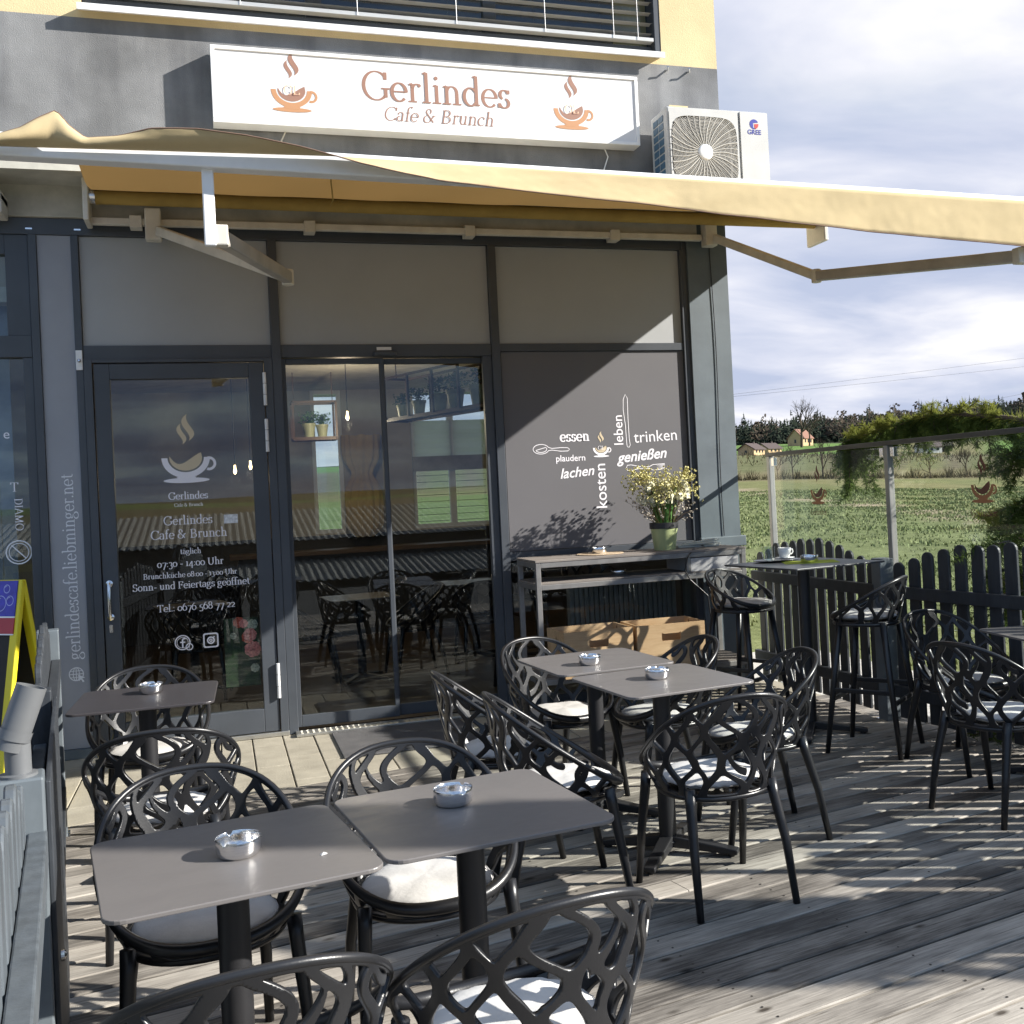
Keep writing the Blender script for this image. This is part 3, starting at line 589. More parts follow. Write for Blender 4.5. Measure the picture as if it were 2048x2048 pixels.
# ------------------------------------------------------------------ ground, terrain
def az_pt(az, r): return Vector((.8+r*math.sin(R(az)), -7.65+r*math.cos(R(az)), 0))
RK = [0, 3, 20, 70, 150, 175, 330, 450, 530, 650, 820, 1300, 4000]
def ground_h(x, y):
    dx, dy = x-.8, y+7.65; r = math.hypot(dx, dy); az = math.degrees(math.atan2(dx, dy)); t = min(1, max(0, (az-26)/16)); t = t*t*(3-2*t)
    HK = [-.35, -.35, -.35, .5-.47*t+.02, 1.9-1.25*t, 2.6-1.4*t, 10.8-3.9*t, 16.9-4.5*t, 20-1.5*t, 21.5+6*t, 23+8*t, 18, 0]
    k = 1 if -40 < az < 95 else .3
    if k < 1: HK = [h*k if h > 0 else h for h in HK]
    h = float(np.interp(r, RK, HK))
    return h + (.05*math.sin(x*.7)*math.sin(y*.55+1) if 14 < r < 90 else 0) + (.5*math.sin(x*.03+y*.02) if r > 175 else 0)
def field():
    rs = [0.01]; r = 3.0
    while r < 3900: rs.append(r); r *= 1.075
    n = 180; vs = []; cs = []; P1 = az_pt(27.4, 92); P2 = az_pt(39.2, 43); dP = (P2-P1).normalized()
    def colr(x, y, r, az):
        d = (Vector((x, y, 0))-P1); s = d.x*dP.y-d.y*dP.x; al = d.dot(dP)   # s>0: nearer side
        if r < 148:
            w = abs(s)
            if w < 1.3: return (.27, .23, .15)
            if s > 0: g = (.125, .165, .06) if s > 16 else (.14, .165, .07)
            else: g = (.175, .168, .075) if (int(abs(s)/11) % 2) else (.15, .16, .065)
            return g
        if r < 190: return (.15, .135, .07)
        if r < 330: return (.125, .11, .07) if (az*7 % 5) < 2.4 else (.12, .13, .06)
        if r < 460: return (.11, .19, .05) if az < 34 or az > 40 else (.16, .15, .075)
        return (.05, .06, .03)
    for i, r in enumerate(rs):
        for k in range(n):
            az = 360*k/n if True else 0; az = (-40 + 135*k/140) if k < 140 else (95+225*(k-140)/40)
            p = az_pt(az, r); vs.append((p.x, p.y, ground_h(p.x, p.y)))
    fs = [(i*n+k, i*n+(k+1) % n, (i+1)*n+(k+1) % n, (i+1)*n+k) for i in range(len(rs)-1) for k in range(n)]
    # finer rows between 20 and 480 m come from the colour attribute per corner
    mb = MB(); mb.v = vs; mb.f = fs; o = mb.build('field', field_mat(), None, smooth=True)
    me = o.data; ca = me.color_attributes.new('crop', 'FLOAT_COLOR', 'POINT')
    for v in me.vertices:
        x, y = v.co.x, v.co.y; r = math.hypot(x-.8, y+7.65); az = math.degrees(math.atan2(x-.8, y+7.65)); ca.data[v.index].color = (*colr(x, y, r, az), 1)
    struct(o)
field()
o = MB().box(-14, .05, -14, 0, -.3, -.06).build('path', mat('grey_paving', (.24, .235, .22), .9, .2, vs=2., bump=.2), None); struct(o)
o = MB().box(-90, 60, -150, -9.5, -.34, -.318).build('yard', mat('worn_asphalt', (.07, .07, .068), .9, vs=1.5, bump=.3), None); struct(o)
o = MB().prism([(4.98, -9), (7.4, -9), (7.0, 3), (4.98, 3)], -.34, -.30).build('gravel_strip', mat('pale_gravel', (.46, .45, .43), .95, .1, var=.25, vs=30., bump=.5, bs=120.), None); struct(o)
DR = R(10.5)
def deck():
    m_deck = wood_boards('weathered_deck', (.075, .067, .059), (.43, .395, .345), .142, grain=(3.2, 75, 75), cracks=True); mb = MB(); rs = random.Random(3)
    c, s = math.cos(DR), math.sin(DR)
    for k in range(46):
        y1 = -k*.142; y0 = y1-.130; z = rs.uniform(-.0015, .0015); x0 = -.5+ (0 if k < 44 else 0); x1 = 5.02
        cuts = [x0]+sorted(rs.uniform(.4, 4.6) for _ in range(1 if rs.random() < .55 else 0))+[x1]
        for a, b in zip(cuts, cuts[1:]):
            a += .002; b -= .002
            prof = [(y0, -.03), (y1, -.03), (y1, z-.004), (y1-.004, z), (y0+.004, z), (y0, z-.004)]
            mb.prism(prof, a, b, 'x')
    o = mb.build('deck', m_deck, None); o.location = (.03, -1.66, 0); o.rotation_euler.z = DR; struct(o)
    sc_ = MB(); rs2 = random.Random(4)
    for k in range(46):
        for j in range(9):
            for dy in (.030, .104): sc_.lathe([(.0042, 0), (.0042, .0008)], 8, Matrix.Translation((-.2+j*.62+rs2.gauss(0, .006), -k*.142-dy+rs2.gauss(0, .004), .0012)), False, True)
    sw_ = sc_.build('deck_screws', mat('rusty_screw', (.05, .045, .04), .6, metal=.5), None); sw_.location = (.03, -1.66, 0); sw_.rotation_euler.z = DR; struct(sw_)
    e = MB().box(-.5, 5.02, -6.54, .0, -.12, -.034).build('deck_frame', mat('dark_timber', (.03, .028, .025), .9), None); e.location = (.03, -1.66, 0); e.rotation_euler.z = DR; struct(e)
    mb = MB(); line = lambda x: -1.66+(x-.03)*math.tan(DR)+.012; rs = random.Random(8)
    for i in range(-6, 25):
        x0 = -.05+i*.2+.004; x1 = x0+.192; off = .3 if i % 2 else .1
        ys = [0.]; y = -off
        while y > -2.6: ys.append(y); y -= .6
        ys.append(-2.8)
        for ya, yb in zip(ys, ys[1:]):
            lo0, lo1 = max(yb+.008, line(x0)), max(yb+.008, line(x1))
            if lo0 > ya-.03 and lo1 > ya-.03: continue
            lo0 = min(lo0, ya-.002); lo1 = min(lo1, ya-.002); z = rs.uniform(-.002, .001)-.002
            mb.prism([(x0, lo0), (x1, lo1), (x1, ya), (x0, ya)], -.05, z)
    o = mb.build('paving', mat('sand_coloured_slab', (.35, .32, .255), .9, .2, var=.12, vs=5., bump=.25, bs=90.), None, bevel=.004); struct(o)
    o = MB().prism([(-1.3, -.0), (4.9, -.0), (4.9, line(4.9)), (-1.3, line(-1.3))], -.2, -.03).build('paving_bed', mat('joint_sand', (.10, .09, .075), .95), None); struct(o)
deck()
# ------------------------------------------------------------------ the café building
B = thing('cafe_building', 'café building with grey and yellow render above a dark aluminium glass front', 'building')
def part(name, mt, *boxes, parent=None, bevel=0., **k):
    mb = MB()
    for b in boxes: mb.box(*b)
    return mb.build(name, mt, parent or B, bevel=bevel, **k)
part('grey_wall', render_wall(), (-5, 4.71, -.05, .25, 3.98, 4.857))
part('yellow_wall', m_yel, (-5, .085, -.05, .25, 4.857, 8), (4.238, 4.71, -.05, .25, 4.857, 8), (.085, 4.238, -.05, .25, 4.857, 4.925), (.085, 4.238, -.05, .25, 6.4, 8), (4.46, 4.71, .25, 9, 3.98, 8), (-5, 4.46, 8.8, 9, 3.98, 8), (4.28, 4.44, -.0515, -.05, 4.47, 4.545))
part('roof', m_cream, (-5, 4.71, -.05, 9, 8, 8.2))
part('fascia_board', m_cream, (-5, 4.46, -.055, .2, 3.53, 3.98), bevel=.003)
part('awning_hood', mat('cream_sheet', (.52, .50, .43), .6, .4, var=.12), (-5, 5.52, -.50, -.056, 3.735, 3.755), (-5, 5.52, -.515, -.5, 3.70, 3.755))
part('corner_pillar', m_pill, (4.37, 4.71, -.05, .36, 0., 3.98))
part('pillar_base', m_pill, (4.355, 4.745, -.075, .38, 1.085, 1.165), bevel=.006)
part('pillar_joint', m_frame, (4.332, 4.368, -.03, .1, 0, 3.53))
# glazing frame
fr = [(-3, 4.332, -.025, .09, 3.42, 3.529), (-.30, -.25, -.03, .09, 0, 3.42), (-.045, 0, -.03, .09, 0, 3.42), (1.2, 1.262, -.035, .1, 0, 3.42), (2.768, 2.83, -.035, .1, 0, 3.42), (4.314, 4.3315, -.03, .09, 0, 3.42),
      (0, 1.2, -.02, .09, 2.60, 2.6925), (1.262, 2.768, -.02, .09, 2.605, 2.6925), (2.83, 4.314, -.02, .09, 2.635, 2.6925), (2.83, 4.314, -.028, .09, 1.085, 1.15), (2.83, 4.314, -.02, .09, 0, .07)]
part('window_frame', m_frame, *fr, bevel=.003)
for a, b in ((0.003, 1.198), (1.265, 2.766), (2.833, 4.312)): part('infill_panel', m_infill, (a, b, .004, .03, 2.694, 3.418))
part('lettering_panel', m_panel, (2.84, 4.312, -.004, .03, 1.152, 2.633), bevel=.002)
part('url_panel', m_urlpan, (-.249, -.046, -.012, .05, .06, 3.419), bevel=.002)
part('base_trim', m_pill, (-.31, 0, -.05, .06, .0, .058))
# left window
part('window_frame', m_frame, (-3, -.302, -.02, .07, 2.62, 2.76), (-.44, -.302, -.012, .07, 2.76, 3.419), (-3, -.44, -.012, .07, 3.29, 3.419), (-.36, -.302, -.012, .07, .25, 2.62), (-3, -.302, -.02, .07, 0, .25), bevel=.003)
part('window_pane', m_glass, (-3, -.36, .03, .034, .25, 2.62)); part('window_pane', m_glass, (-3, -.44, .03, .034, 2.76, 3.29))
part('curtain_strip', mat('pale_blind', (.28, .29, .32), .8), *[(-3+.09*k, -3+.09*k+.086, .25, .256, .1, 3.3) for k in range(28)])
# entrance door
dr = part('door', m_frame, (.058, .156, -.03, .04, .035, 2.57), (1.04, 1.14, -.03, .04, .035, 2.57), (.156, 1.04, -.03, .04, 2.466, 2.57), (.156, 1.04, -.03, .04, .035, .195), bevel=.004)
part('door_frame', m_frame, (.001, .052, -.04, .05, 0, 2.60), (1.145, 1.199, -.04, .05, 0, 2.60), (.052, 1.145, -.04, .05, 2.576, 2.60), bevel=.003)
part('pane', m_glass, (.156, 1.04, .0, .006, .195, 2.466), parent=dr)
part('threshold', brushed('chequer_plate', (.55, .54, .5), .45), (1.24, 2.83, -.16, -.03, .0, .02), (0, 1.2, -.05, .05, 0, .03), bevel=.003)
ck = MB()
for i in range(40):
    for j in range(4): ck.bar((1.27+i*.039, -.145+j*.032-.006, .0205), (1.27+i*.039+.014, -.145+j*.032+.006, .0205), .006, .003)
ck.build('tread_pattern', MATS['chequer_plate'], B)
h = MB().tube([(.098, -.03, .90), (.098, -.075, .90), (.098, -.085, .93), (.098, -.085, 1.09), (.098, -.075, 1.12), (.098, -.03, 1.12)], .011, 10); h.lathe([(.022, 0), (.022, .008), (.01, .012)], 20, Matrix.Translation((.098, -.031, .90)) @ Matrix.Rotation(R(90), 4, 'X')); h.lathe([(.022, 0), (.022, .008), (.01, .012)], 20, Matrix.Translation((.098, -.031, 1.12)) @ Matrix.Rotation(R(90), 4, 'X')); h.box(.088, .108, -.045, -.03, .80, .85)
h.build('handle', m_steel, dr, es=40)
for z0, z1 in ((2.27, 2.50), (1.95, 2.18), (.26, .50)):
    q = MB()
    for k in range(3): q.lathe([(.012, z0+(z1-z0)*(k/3)+.002), (.012, z0+(z1-z0)*((k+1)/3)-.002)], 14, Matrix.Translation((1.142, -.048, 0)), True, True)
    q.build('hinge', mat('white_hinge', (.75, .75, .75), .35), dr, es=40)
# sliding doors
for x0, x1, y in ((1.262, 1.975, .045), (1.955, 2.768, .075)):
    sdp = part('sliding_door', m_frame, (x0, x0+.03, y-.018, y+.018, .03, 2.6), (x1-.03, x1, y-.018, y+.018, .03, 2.6), (x0+.03, x1-.03, y-.018, y+.018, .03, .11), (x0+.03, x1-.03, y-.018, y+.018, 2.56, 2.6), bevel=.003)
    part('pane', m_glass, (x0+.03, x1-.03, y-.003, y+.003, .11, 2.56), parent=sdp)
part('door_sensor', m_frame, (1.90, 2.06, -.07, -.02, 2.605, 2.64), bevel=.01)
part('sticker', m_white, (1.925, 2.03, -.023, -.0205, 2.65, 2.672))
part('jamb', m_frame, (2.70, 2.7675, -.01, .04, 0.0, 2.604), bevel=.003)
part('lower_pane', m_glass, (2.83, 4.314, .02, .026, .07, 1.085))
part('alarm_plate', m_white, (-.043, -.003, -.04, -.03, 2.53, 2.66), bevel=.003); MB().lathe([(.012, 0), (.012, .02), (.006, .03)], 14, Matrix.Translation((-.022, -.04, 2.59)) @ Matrix.Rotation(R(90), 4, 'X'), False, True).build('lock_cylinder', m_steel, B)
for x in (-.31, -.02): part('frame_clip', m_steel, (x, x+.04, -.0275, -.025, 3.452, 3.462))
# upper window: sill, venetian blind
part('window_sill', m_white, (.068, 4.225, -.135, -.0505, 4.905, 4.917), (.068, 4.225, -.145, -.135, 4.872, 4.917), bevel=.002)
part('window_frame', m_frame, (.085, .14, .02, .12, 4.925, 6.4), (4.19, 4.238, -.045, .12, 4.925, 6.4), (.14, 4.19, .02, .12, 4.925, 5.02), (1.55, 1.66, .06, .12, 5.02, 6.4), (2.85, 2.95, .06, .12, 5.02, 6.4), bevel=.003)
part('window_pane', m_glass, (.14, 4.19, .09, .096, 5.02, 6.4))
part('dark_room', mat('dim_room', (.05, .05, .05), .9), (.1, 4.22, .9, .95, 4.9, 6.4), (.1, 4.22, .2, .9, 4.80, 4.9), (.1, 4.22, .2, .9, 6.4, 6.45))
sl_ = MB()
for k in range(16):
    z = 5.10+.082*k; sl_.add([(.16, -.045, z-.006), (4.18, -.045, z-.006), (4.18, -.005, z+.008), (.16, -.005, z+.008), (.16, .03, z), (4.18, .03, z)], [(0, 1, 2, 3), (3, 2, 5, 4)])
sl_.box(.16, 4.18, -.045, .02, 5.035, 5.062)
sb = sl_.build('venetian_blind', mat('silver_slat', (.52, .52, .51), .4, .5, metal=.3, var=.05), B)
for x in (.5, 1.1, 1.9, 2.62, 3.3, 3.85, 4.05): MB().tube([(x, -.05, 5.04), (x, -.05, 6.3)], .0022, 5).build('blind_cord', m_white, sb)
for x in (4.27, 4.45): MB().tube([(x, -.05, 4.815), (x, -.09, 4.80), (x-.012, -.115, 4.818)], .008, 8).build('wall_hook', m_steel, B)
# interior room
m_in = mat('beige_plaster', (.50, .44, .34), .85, .2, var=.06); m_fl = wood_boards('oak_floor', (.028, .02, .014), (.075, .052, .035), .16, knots=False, rough=.4)
part('interior_floor', m_fl, (-4.8, 4.46, .1, 6.9, -.1, .0)); part('ceiling', mat('ceiling_white', (.62, .57, .48), .9), (-4.8, 4.46, .1, 6.9, 3.0, 3.1))
part('interior_wall', m_in, (-4.9, -4.8, .1, 6.9, 0, 3), (4.46, 4.6, .36, 6.9, 0, 3.98), (-4.8, 1.95, 6, 6.2, 0, 3), (2.33, 3.2, 6, 6.2, 0, 3), (4.25, 4.46, 6, 6.2, 0, 3), (1.95, 2.33, 6, 6.2, 0, 1.2), (3.2, 4.25, 6, 6.2, 0, 1.2), (-4.8, -.3, 1.9, 2.0, 0, 3.), (-4.8, 4.46, .101, .25, 3.1, 3.98))
part('wainscot', mat('dark_wainscot', (.03, .026, .024), .5), (-4.8, 4.46, 5.96, 5.999, 0, 1.18), (4.42, 4.459, .4, 5.96, 0, 1.1), (-4.799, -4.76, .2, 5.96, 0, 1.1))
for a, b in ((1.95, 2.33), (3.2, 4.25)):
    w = part('rear_window', m_white, (a, a+.05, 6.04, 6.1, 1.2, 3), (b-.05, b, 6.04, 6.1, 1.2, 3), (a+.05, b-.05, 6.04, 6.1, 1.2, 1.25), (a+.05, b-.05, 6.04, 6.1, 2.95, 3.0), *([((a+b)/2-.04, (a+b)/2+.04, 6.04, 6.1, 1.25, 2.95)] if b-a > .6 else []))
    part('pane', m_glass, (a+.05, b-.05, 6.07, 6.075, 1.25, 2.95), parent=w)
    if b-a > .6:
        rb = MB(); 
        for k in range(10):
            for x0, x1 in ((a+.03, (a+b)/2-.02), ((a+b)/2+.02, b-.03)): rb.add([(x0, 5.99-.012*(k % 2), 1.98+.06*k), (x1, 5.99-.012*(k % 2), 1.98+.06*k), (x1, 5.99-.012*((k+1) % 2), 2.04+.06*k), (x0, 5.99-.012*((k+1) % 2), 2.04+.06*k)], [(0, 1, 2, 3)])
        rb.build('roman_blind', voile('sheer_blind', (.75, .74, .70), .75), w)
        part('blind_valance', mat('linen', (.42, .40, .35), .9), (a, b, 5.95, 5.98, 1.93, 2.12), parent=w)
        tb = MB()
        for k in range(9): tb.bar((a+.1+k*.1, 6.14, 1.25), (a+.1+k*.1, 6.14, 1.95), .006, .006)
        for k in range(8): tb.bar((a+.05, 6.14, 1.28+.085*k), (b-.05, 6.14, 1.28+.085*k), .006, .006)
        tb.build('window_grid', m_frame, w)
# ------------------------------------------------------------------ lettering on the front
U = B
wtext('web_address', 'gerlindescafe.liebminger.net', -.098, .640, -.0135, 1.215, m_lg, B, R(90), .075, .03)
gb = MB(); fn = wall_fn(-.128, .545, -.0135, .085)
place2d(gb, [ring(0, 0, .5, .5, 0, 360, .07), ring(0, 0, .22, .5, 0, 360, .06), ([(-.5, .03), (.5, .03)], [(-.5, -.03), (.5, -.03)]), ([(-.43, .27), (.43, .27)], [(-.43, .22), (.43, .22)]), ([(-.43, -.22), (.2, -.22)], [(-.43, -.27), (.2, -.27)]), ([(-.03, .5), (-.03, -.5)], [(.03, .5), (.03, -.5)]), [(.12, -.05), (.62, -.30), (.40, -.36), (.56, -.60), (.44, -.66), (.31, -.42), (.17, -.56)]], fn)
gb.build('globe_emblem', m_lg, B, recalc=False)
GY = -.0012
cup_logo(dr, .607, 1.81, GY, .295, m_lw, m_sand, m_sand)
for txt, x, z, w, th in (('Gerlindes', .612, 1.655, .255, .11), ('Cafe & Brunch', .612, 1.605, .185, .1), ('Gerlindes', .604, 1.485, .315, .085), ('Cafe & Brunch', .607, 1.392, .49, .085), ('täglich', .611, 1.285, .135, .1),
                         ('07:30 - 14:00 Uhr', .607, 1.203, .425, .1), ('Brunchküche 08:00 - 13:00 Uhr', .604, 1.130, .60, .1), ('Sonn- und Feiertags geöffnet', .61, 1.055, .75, .1), ('Tel.: 0676 568 77 22', .632, .905, .50, .09)):
    wtext('door_lettering', txt, x, z, GY, w, m_lw, dr, 0, th, .04, 0, 'c')
ic = MB(); fn = wall_fn(.533, .69, GY, .105)
place2d(ic, [ring(0, 0, .45, .45, 0, 360, .07), ring(0, 0, .34, .34, 0, 360, .03), ring(.14, .12, .14, .14, 60, 180, .09), ([(-.045, .12), (-.045, -.34)], [(.045, .12), (.045, -.34)]), ([(-.15, .06), (.16, .06)], [(-.15, -.02), (.16, -.02)]), ring(.40, -.30, .20, .20, 0, 360, .06), ([(.37, -.2), (.38, -.33)], [(.43, -.2), (.42, -.33)]), [(.37, -.36), (.43, -.36), (.43, -.41), (.37, -.41)]], fn)
fn = wall_fn(.714, .69, GY, .105)
sq = rsquare(.47, .47, .14); sq += sq[:1]; q2 = rsquare(.38, .38, .10); q2 += q2[:1]
place2d(ic, [(sq, q2), ring(0, 0, .20, .20, 0, 360, .09), ring(0, 0, .075, .075, 0, 360, .06), [(.20+.05*math.cos(k), .21+.05*math.sin(k)) for k in np.arange(0, 6.28, .6)]], fn)
ic.build('social_icons', m_lw, dr, recalc=False)
part('notice', mat('paper', (.7, .72, .74), .8, var=.2, vs=60.), (.835, .925, -.004, -.002, 1.475, 1.535), parent=dr)
# words on the grey panel
PY = -.0055
wtext('word', 'essen', 3.385, 1.955, PY, .235, m_lw, B, 0, .12, .055, 0, 'c'); sans('word', 'plaudern', 3.345, 1.805, PY, .232, m_lw, B, 0, 0, .012, 'c')
sans('word', 'lachen', 3.395, 1.685, PY, .275, m_lw, B, R(4), .32, .014, 'c'); sans('word', 'kosten', 3.618, 1.440, PY, .335, m_lw, B, R(90), 0, .004)
sans('word', 'leben', 3.775, 1.915, PY, .225, m_lw, B, R(90), 0, .004); sans('word', 'trinken', 3.865, 1.925, PY, .36, m_lw, B, R(2), 0, 0)
sans('word', 'genießen', 3.925, 1.79, PY, .42, m_lw, B, R(4), .32, .018, 'c')
cup_logo(B, 3.592, 1.845, PY, .125, m_lw, m_sand, m_sand, gl=m_lw)
cut = MB(); w = .008
def outl(pts, fn):
    """thin outline of a closed shape"""
    n = len(pts); l = []; r = []
    for i in range(n+1):
        a, p, b = pts[(i-1) % n], pts[i % n], pts[(i+1) % n]; dx, dy = b[0]-a[0], b[1]-a[1]; q = math.hypot(dx, dy) or 1; l.append((p[0]-dy/q*w/2, p[1]+dx/q*w/2)); r.append((p[0]+dy/q*w/2, p[1]-dx/q*w/2))
    place2d(cut, [(l, r)], fn)
w = .005; f1 = wall_fn(0, 0, PY, 1)
outl([(3.115+.062*math.cos(R(a)), 1.902+.036*math.sin(R(a))) for a in range(20, 341, 16)]+[(3.2, 1.893), (3.27, 1.882), (3.325, 1.882), (3.34, 1.894), (3.325, 1.907), (3.27, 1.909), (3.2, 1.905)], f1)
outl([(3.115+.045*math.cos(R(a)), 1.902+.024*math.sin(R(a))) for a in range(200, 400, 16)], f1)
outl([(3.80, 2.06), (3.788, 2.18), (3.792, 2.26), (3.81, 2.30), (3.826, 2.27), (3.824, 2.10), (3.826, 1.96), (3.832, 1.91), (3.822, 1.893), (3.806, 1.897), (3.803, 1.93)], f1)
outl([(3.79, 1.735), (3.80, 1.755), (3.83, 1.757), (3.90, 1.742), (3.98, 1.737), (4.01, 1.752), (4.11, 1.756), (4.11, 1.75), (4.04, 1.745), (4.11, 1.741), (4.11, 1.735), (4.04, 1.731), (4.11, 1.727), (4.11, 1.721), (4.04, 1.717), (4.1, 1.712), (4.01, 1.71), (3.98, 1.725), (3.90, 1.727), (3.83, 1.713), (3.80, 1.715)], f1)
cut.build('cutlery_outlines', m_lw, B, recalc=False)
sans('window_lettering', 'e', -.50, 2.10, .0285, .035, m_lw, B); wtext('window_lettering', 'T', -.475, 1.755, .0285, .05, m_lw, B); wtext('window_lettering', 'DIAMO', -.452, 1.71, .0285, .21, m_lw, B, R(-90))
place2d(gb2 := MB(), [ring(0, 0, .075, .075, 0, 360, .008), ring(0, 0, .058, .058, 0, 360, .005), ([(-.04, .05), (.045, -.04)], [(-.045, .045), (.04, -.045)])], wall_fn(-.44, 1.36, .0285, 1)); gb2.build('round_emblem', m_lg, B, recalc=False)
# ------------------------------------------------------------------ shop sign
sg = thing('shop_sign', 'long white light box sign with brown café name and two steaming cups', 'sign')
SX0, SX1, SZ0, SZ1 = .884, 3.962, 4.164, 4.686; t = .026; fy = -.195
MB().box(SX0+t, SX1-t, -.185, -.06, SZ0+t, SZ1-t).build('face', m_signw, sg)
fm = MB()
for b in ((SX0, SX1, fy, -.06, SZ1-t, SZ1), (SX0, SX1, fy, -.06, SZ0, SZ0+t), (SX0, SX0+t, fy, -.06, SZ0+t, SZ1-t), (SX1-t, SX1, fy, -.06, SZ0+t, SZ1-t)): fm.box(*b)
fm.build('frame', m_white, sg, bevel=.003)
wtext('name_lettering', 'Gerlindes', 1.880, 4.388, -.1865, 1.085, m_brown, sg, 0, .082, .03); wtext('subtitle_lettering', 'Cafe & Brunch', 2.025, 4.247, -.1865, .80, m_brown, sg, 0, .062, .026, .2)
for x, z in ((1.405, 4.305), (3.425, 4.300)): cup_logo(sg, x, z, -.1865, .262, m_orange, m_brown, m_brown, gl=mat('pale_orange', (.75, .5, .35), .5, var=.02))
MB().tube([(1.36, -.07, 4.164), (1.33, -.075, 4.10), (1.345, -.065, 4.04), (1.33, -.06, 3.97)], .006, 6).build('cable', m_offw, sg); MB().tube([(3.72, -.07, 4.164), (3.735, -.09, 4.10), (3.71, -.07, 4.02), (3.69, -.06, 3.96)], .005, 6).build('cable', m_white, sg)
# ------------------------------------------------------------------ outdoor air conditioning unit
ac = thing('air_conditioner', 'white outdoor air conditioning unit with round fan grille beside the sign', 'air conditioner')
X0, X1, Z0, Z1, Y0, Y1 = 4.085, 4.912, 3.80, 4.39, -.45, -.12
FX, FZ, FR = 4.372, 4.050, .262
cs = MB(); cs.box(X0, X1, -.43, Y1, Z0, Z1)
cs.build('casing', mat('ac_white', (.50, .50, .49), .45, .5, var=.06), ac, bevel=.012)
pn = MB(); o_ = rsquare(.5, .5, .02)
fp = [(FX+FR*math.cos(R(a)), FZ+FR*math.sin(R(a))) for a in range(0, 360, 6)]
corners = [(4.655, 4.375), (4.092, 4.375), (4.092, 3.81), (4.655, 3.81)]
def sqp(a):
    c, s = math.cos(R(a)), math.sin(R(a)); k = min(((.283 if c > 0 else .28)/abs(c)) if abs(c) > 1e-6 else 9, ((.325 if s > 0 else .24)/abs(s)) if abs(s) > 1e-6 else 9); return (FX+k*c, FZ+k*s)
SQ = lambda a: FR*1.03/((abs(math.cos(a))**5+abs(math.sin(a))**5)**.2)
fr2 = [(FX+SQ(R(a))*math.cos(R(a)), FZ+SQ(R(a))*(1 if math.sin(R(a)) > -.2 else .9)*math.sin(R(a))) for a in range(0, 360, 6)]; ou = [sqp(a) for a in range(0, 360, 6)]; n = 60
pn.add([(x, -.452, z) for x, z in fr2]+[(x, -.452, z) for x, z in ou]+[(x, -.43, z) for x, z in fr2], [(k, (k+1) % n, n+(k+1) % n, n+k) for k in range(n)]+[(k, 2*n+k, 2*n+(k+1) % n, (k+1) % n) for k in range(n)])
pn.box(4.675, 4.905, -.452, -.432, 3.81, 4.375); pn.build('front_panel', MATS['ac_white'], ac)
MB().box(FX-.272, FX+.272, -.434, -.4305, FZ-.235, FZ+.275).build('fan_opening', mat('dark_void', (.15, .145, .14), .8), ac)
gr = MB(); Mx = lambda r, a, y=-.455: (FX+r*math.cos(a), y, FZ+r*math.sin(a))
for k in range(27):
    r = .062+.0105*k; run = []
    for j in range(97):
        a_ = 2*math.pi*j/96
        if r < SQ(a_)*.985 and r*math.sin(a_) > -.232: run.append(Mx(r, a_))
        else:
            if len(run) > 2: gr.tube(run, .0019, 4)
            run = []
    if len(run) > 2: gr.tube(run, .0019, 4)
for k in range(36):
    a0 = 2*math.pi*k/36; q = []
    for j in range(15):
        a_ = a0+.05*math.sin(j*.3); r = .05+(SQ(a_)*.99-.05)*j/14
        if r*math.sin(a_) > -.235: q.append(Mx(r, a_, -.457))
    if len(q) > 1: gr.tube(q, .0024 if k % 2 else .0036, 4)
gr.build('fan_grille', mat('grille_grey', (.55, .53, .48), .5), ac)
MB().lathe([(.002, .012), (.045, .012), (.058, .006), (.06, 0)], 32, Matrix.Translation((FX, -.456, FZ)) @ Matrix.Rotation(R(90), 4, 'X')).build('fan_hub', m_white, ac, smooth=True)
fin = MB()
for i in range(8):
    for j in range(2): fin.box(X0-.004, X0-.001, -.36+.10*j, -.275+.10*j, 4.30-.058*i, 4.345-.058*i)
fin.build('side_vent', mat('blue_coil', (.06, .13, .20), .4, .5), ac)
lg = MB(); f3 = wall_fn(4.79, 4.285, -.4535, .075); place2d(lg, [[(.5*math.cos(R(a)), .5*math.sin(R(a))) for a in range(25, 296, 15)]+[(-.1, -.35), (-.1, .12), (.5, .2)]], f3); lg.build('logo_blue', mat('logo_blue', (.03, .04, .30), .4), ac, recalc=False)
lg = MB(); place2d(lg, [[(.02, .02), (.47, .05)]+[(.5*math.cos(R(a)), .5*math.sin(R(a))) for a in range(0, -80, -15)]+[(.05, -.45)]], f3); lg.build('logo_red', mat('logo_red', (.5, .05, .04), .4), ac, recalc=False)
sans('brand_lettering', 'GREE', 4.79, 4.208, -.4535, .115, MATS['logo_blue'], ac, 0, 0, .02, 'c')
for x in (4.18, 4.62): MB().bar((x, -.06, 3.782), (x, -.46, 3.782), .04, .03).bar((x, -.056, 3.80), (x, -.056, 3.99), .04, .01).build('bracket', m_white, ac)
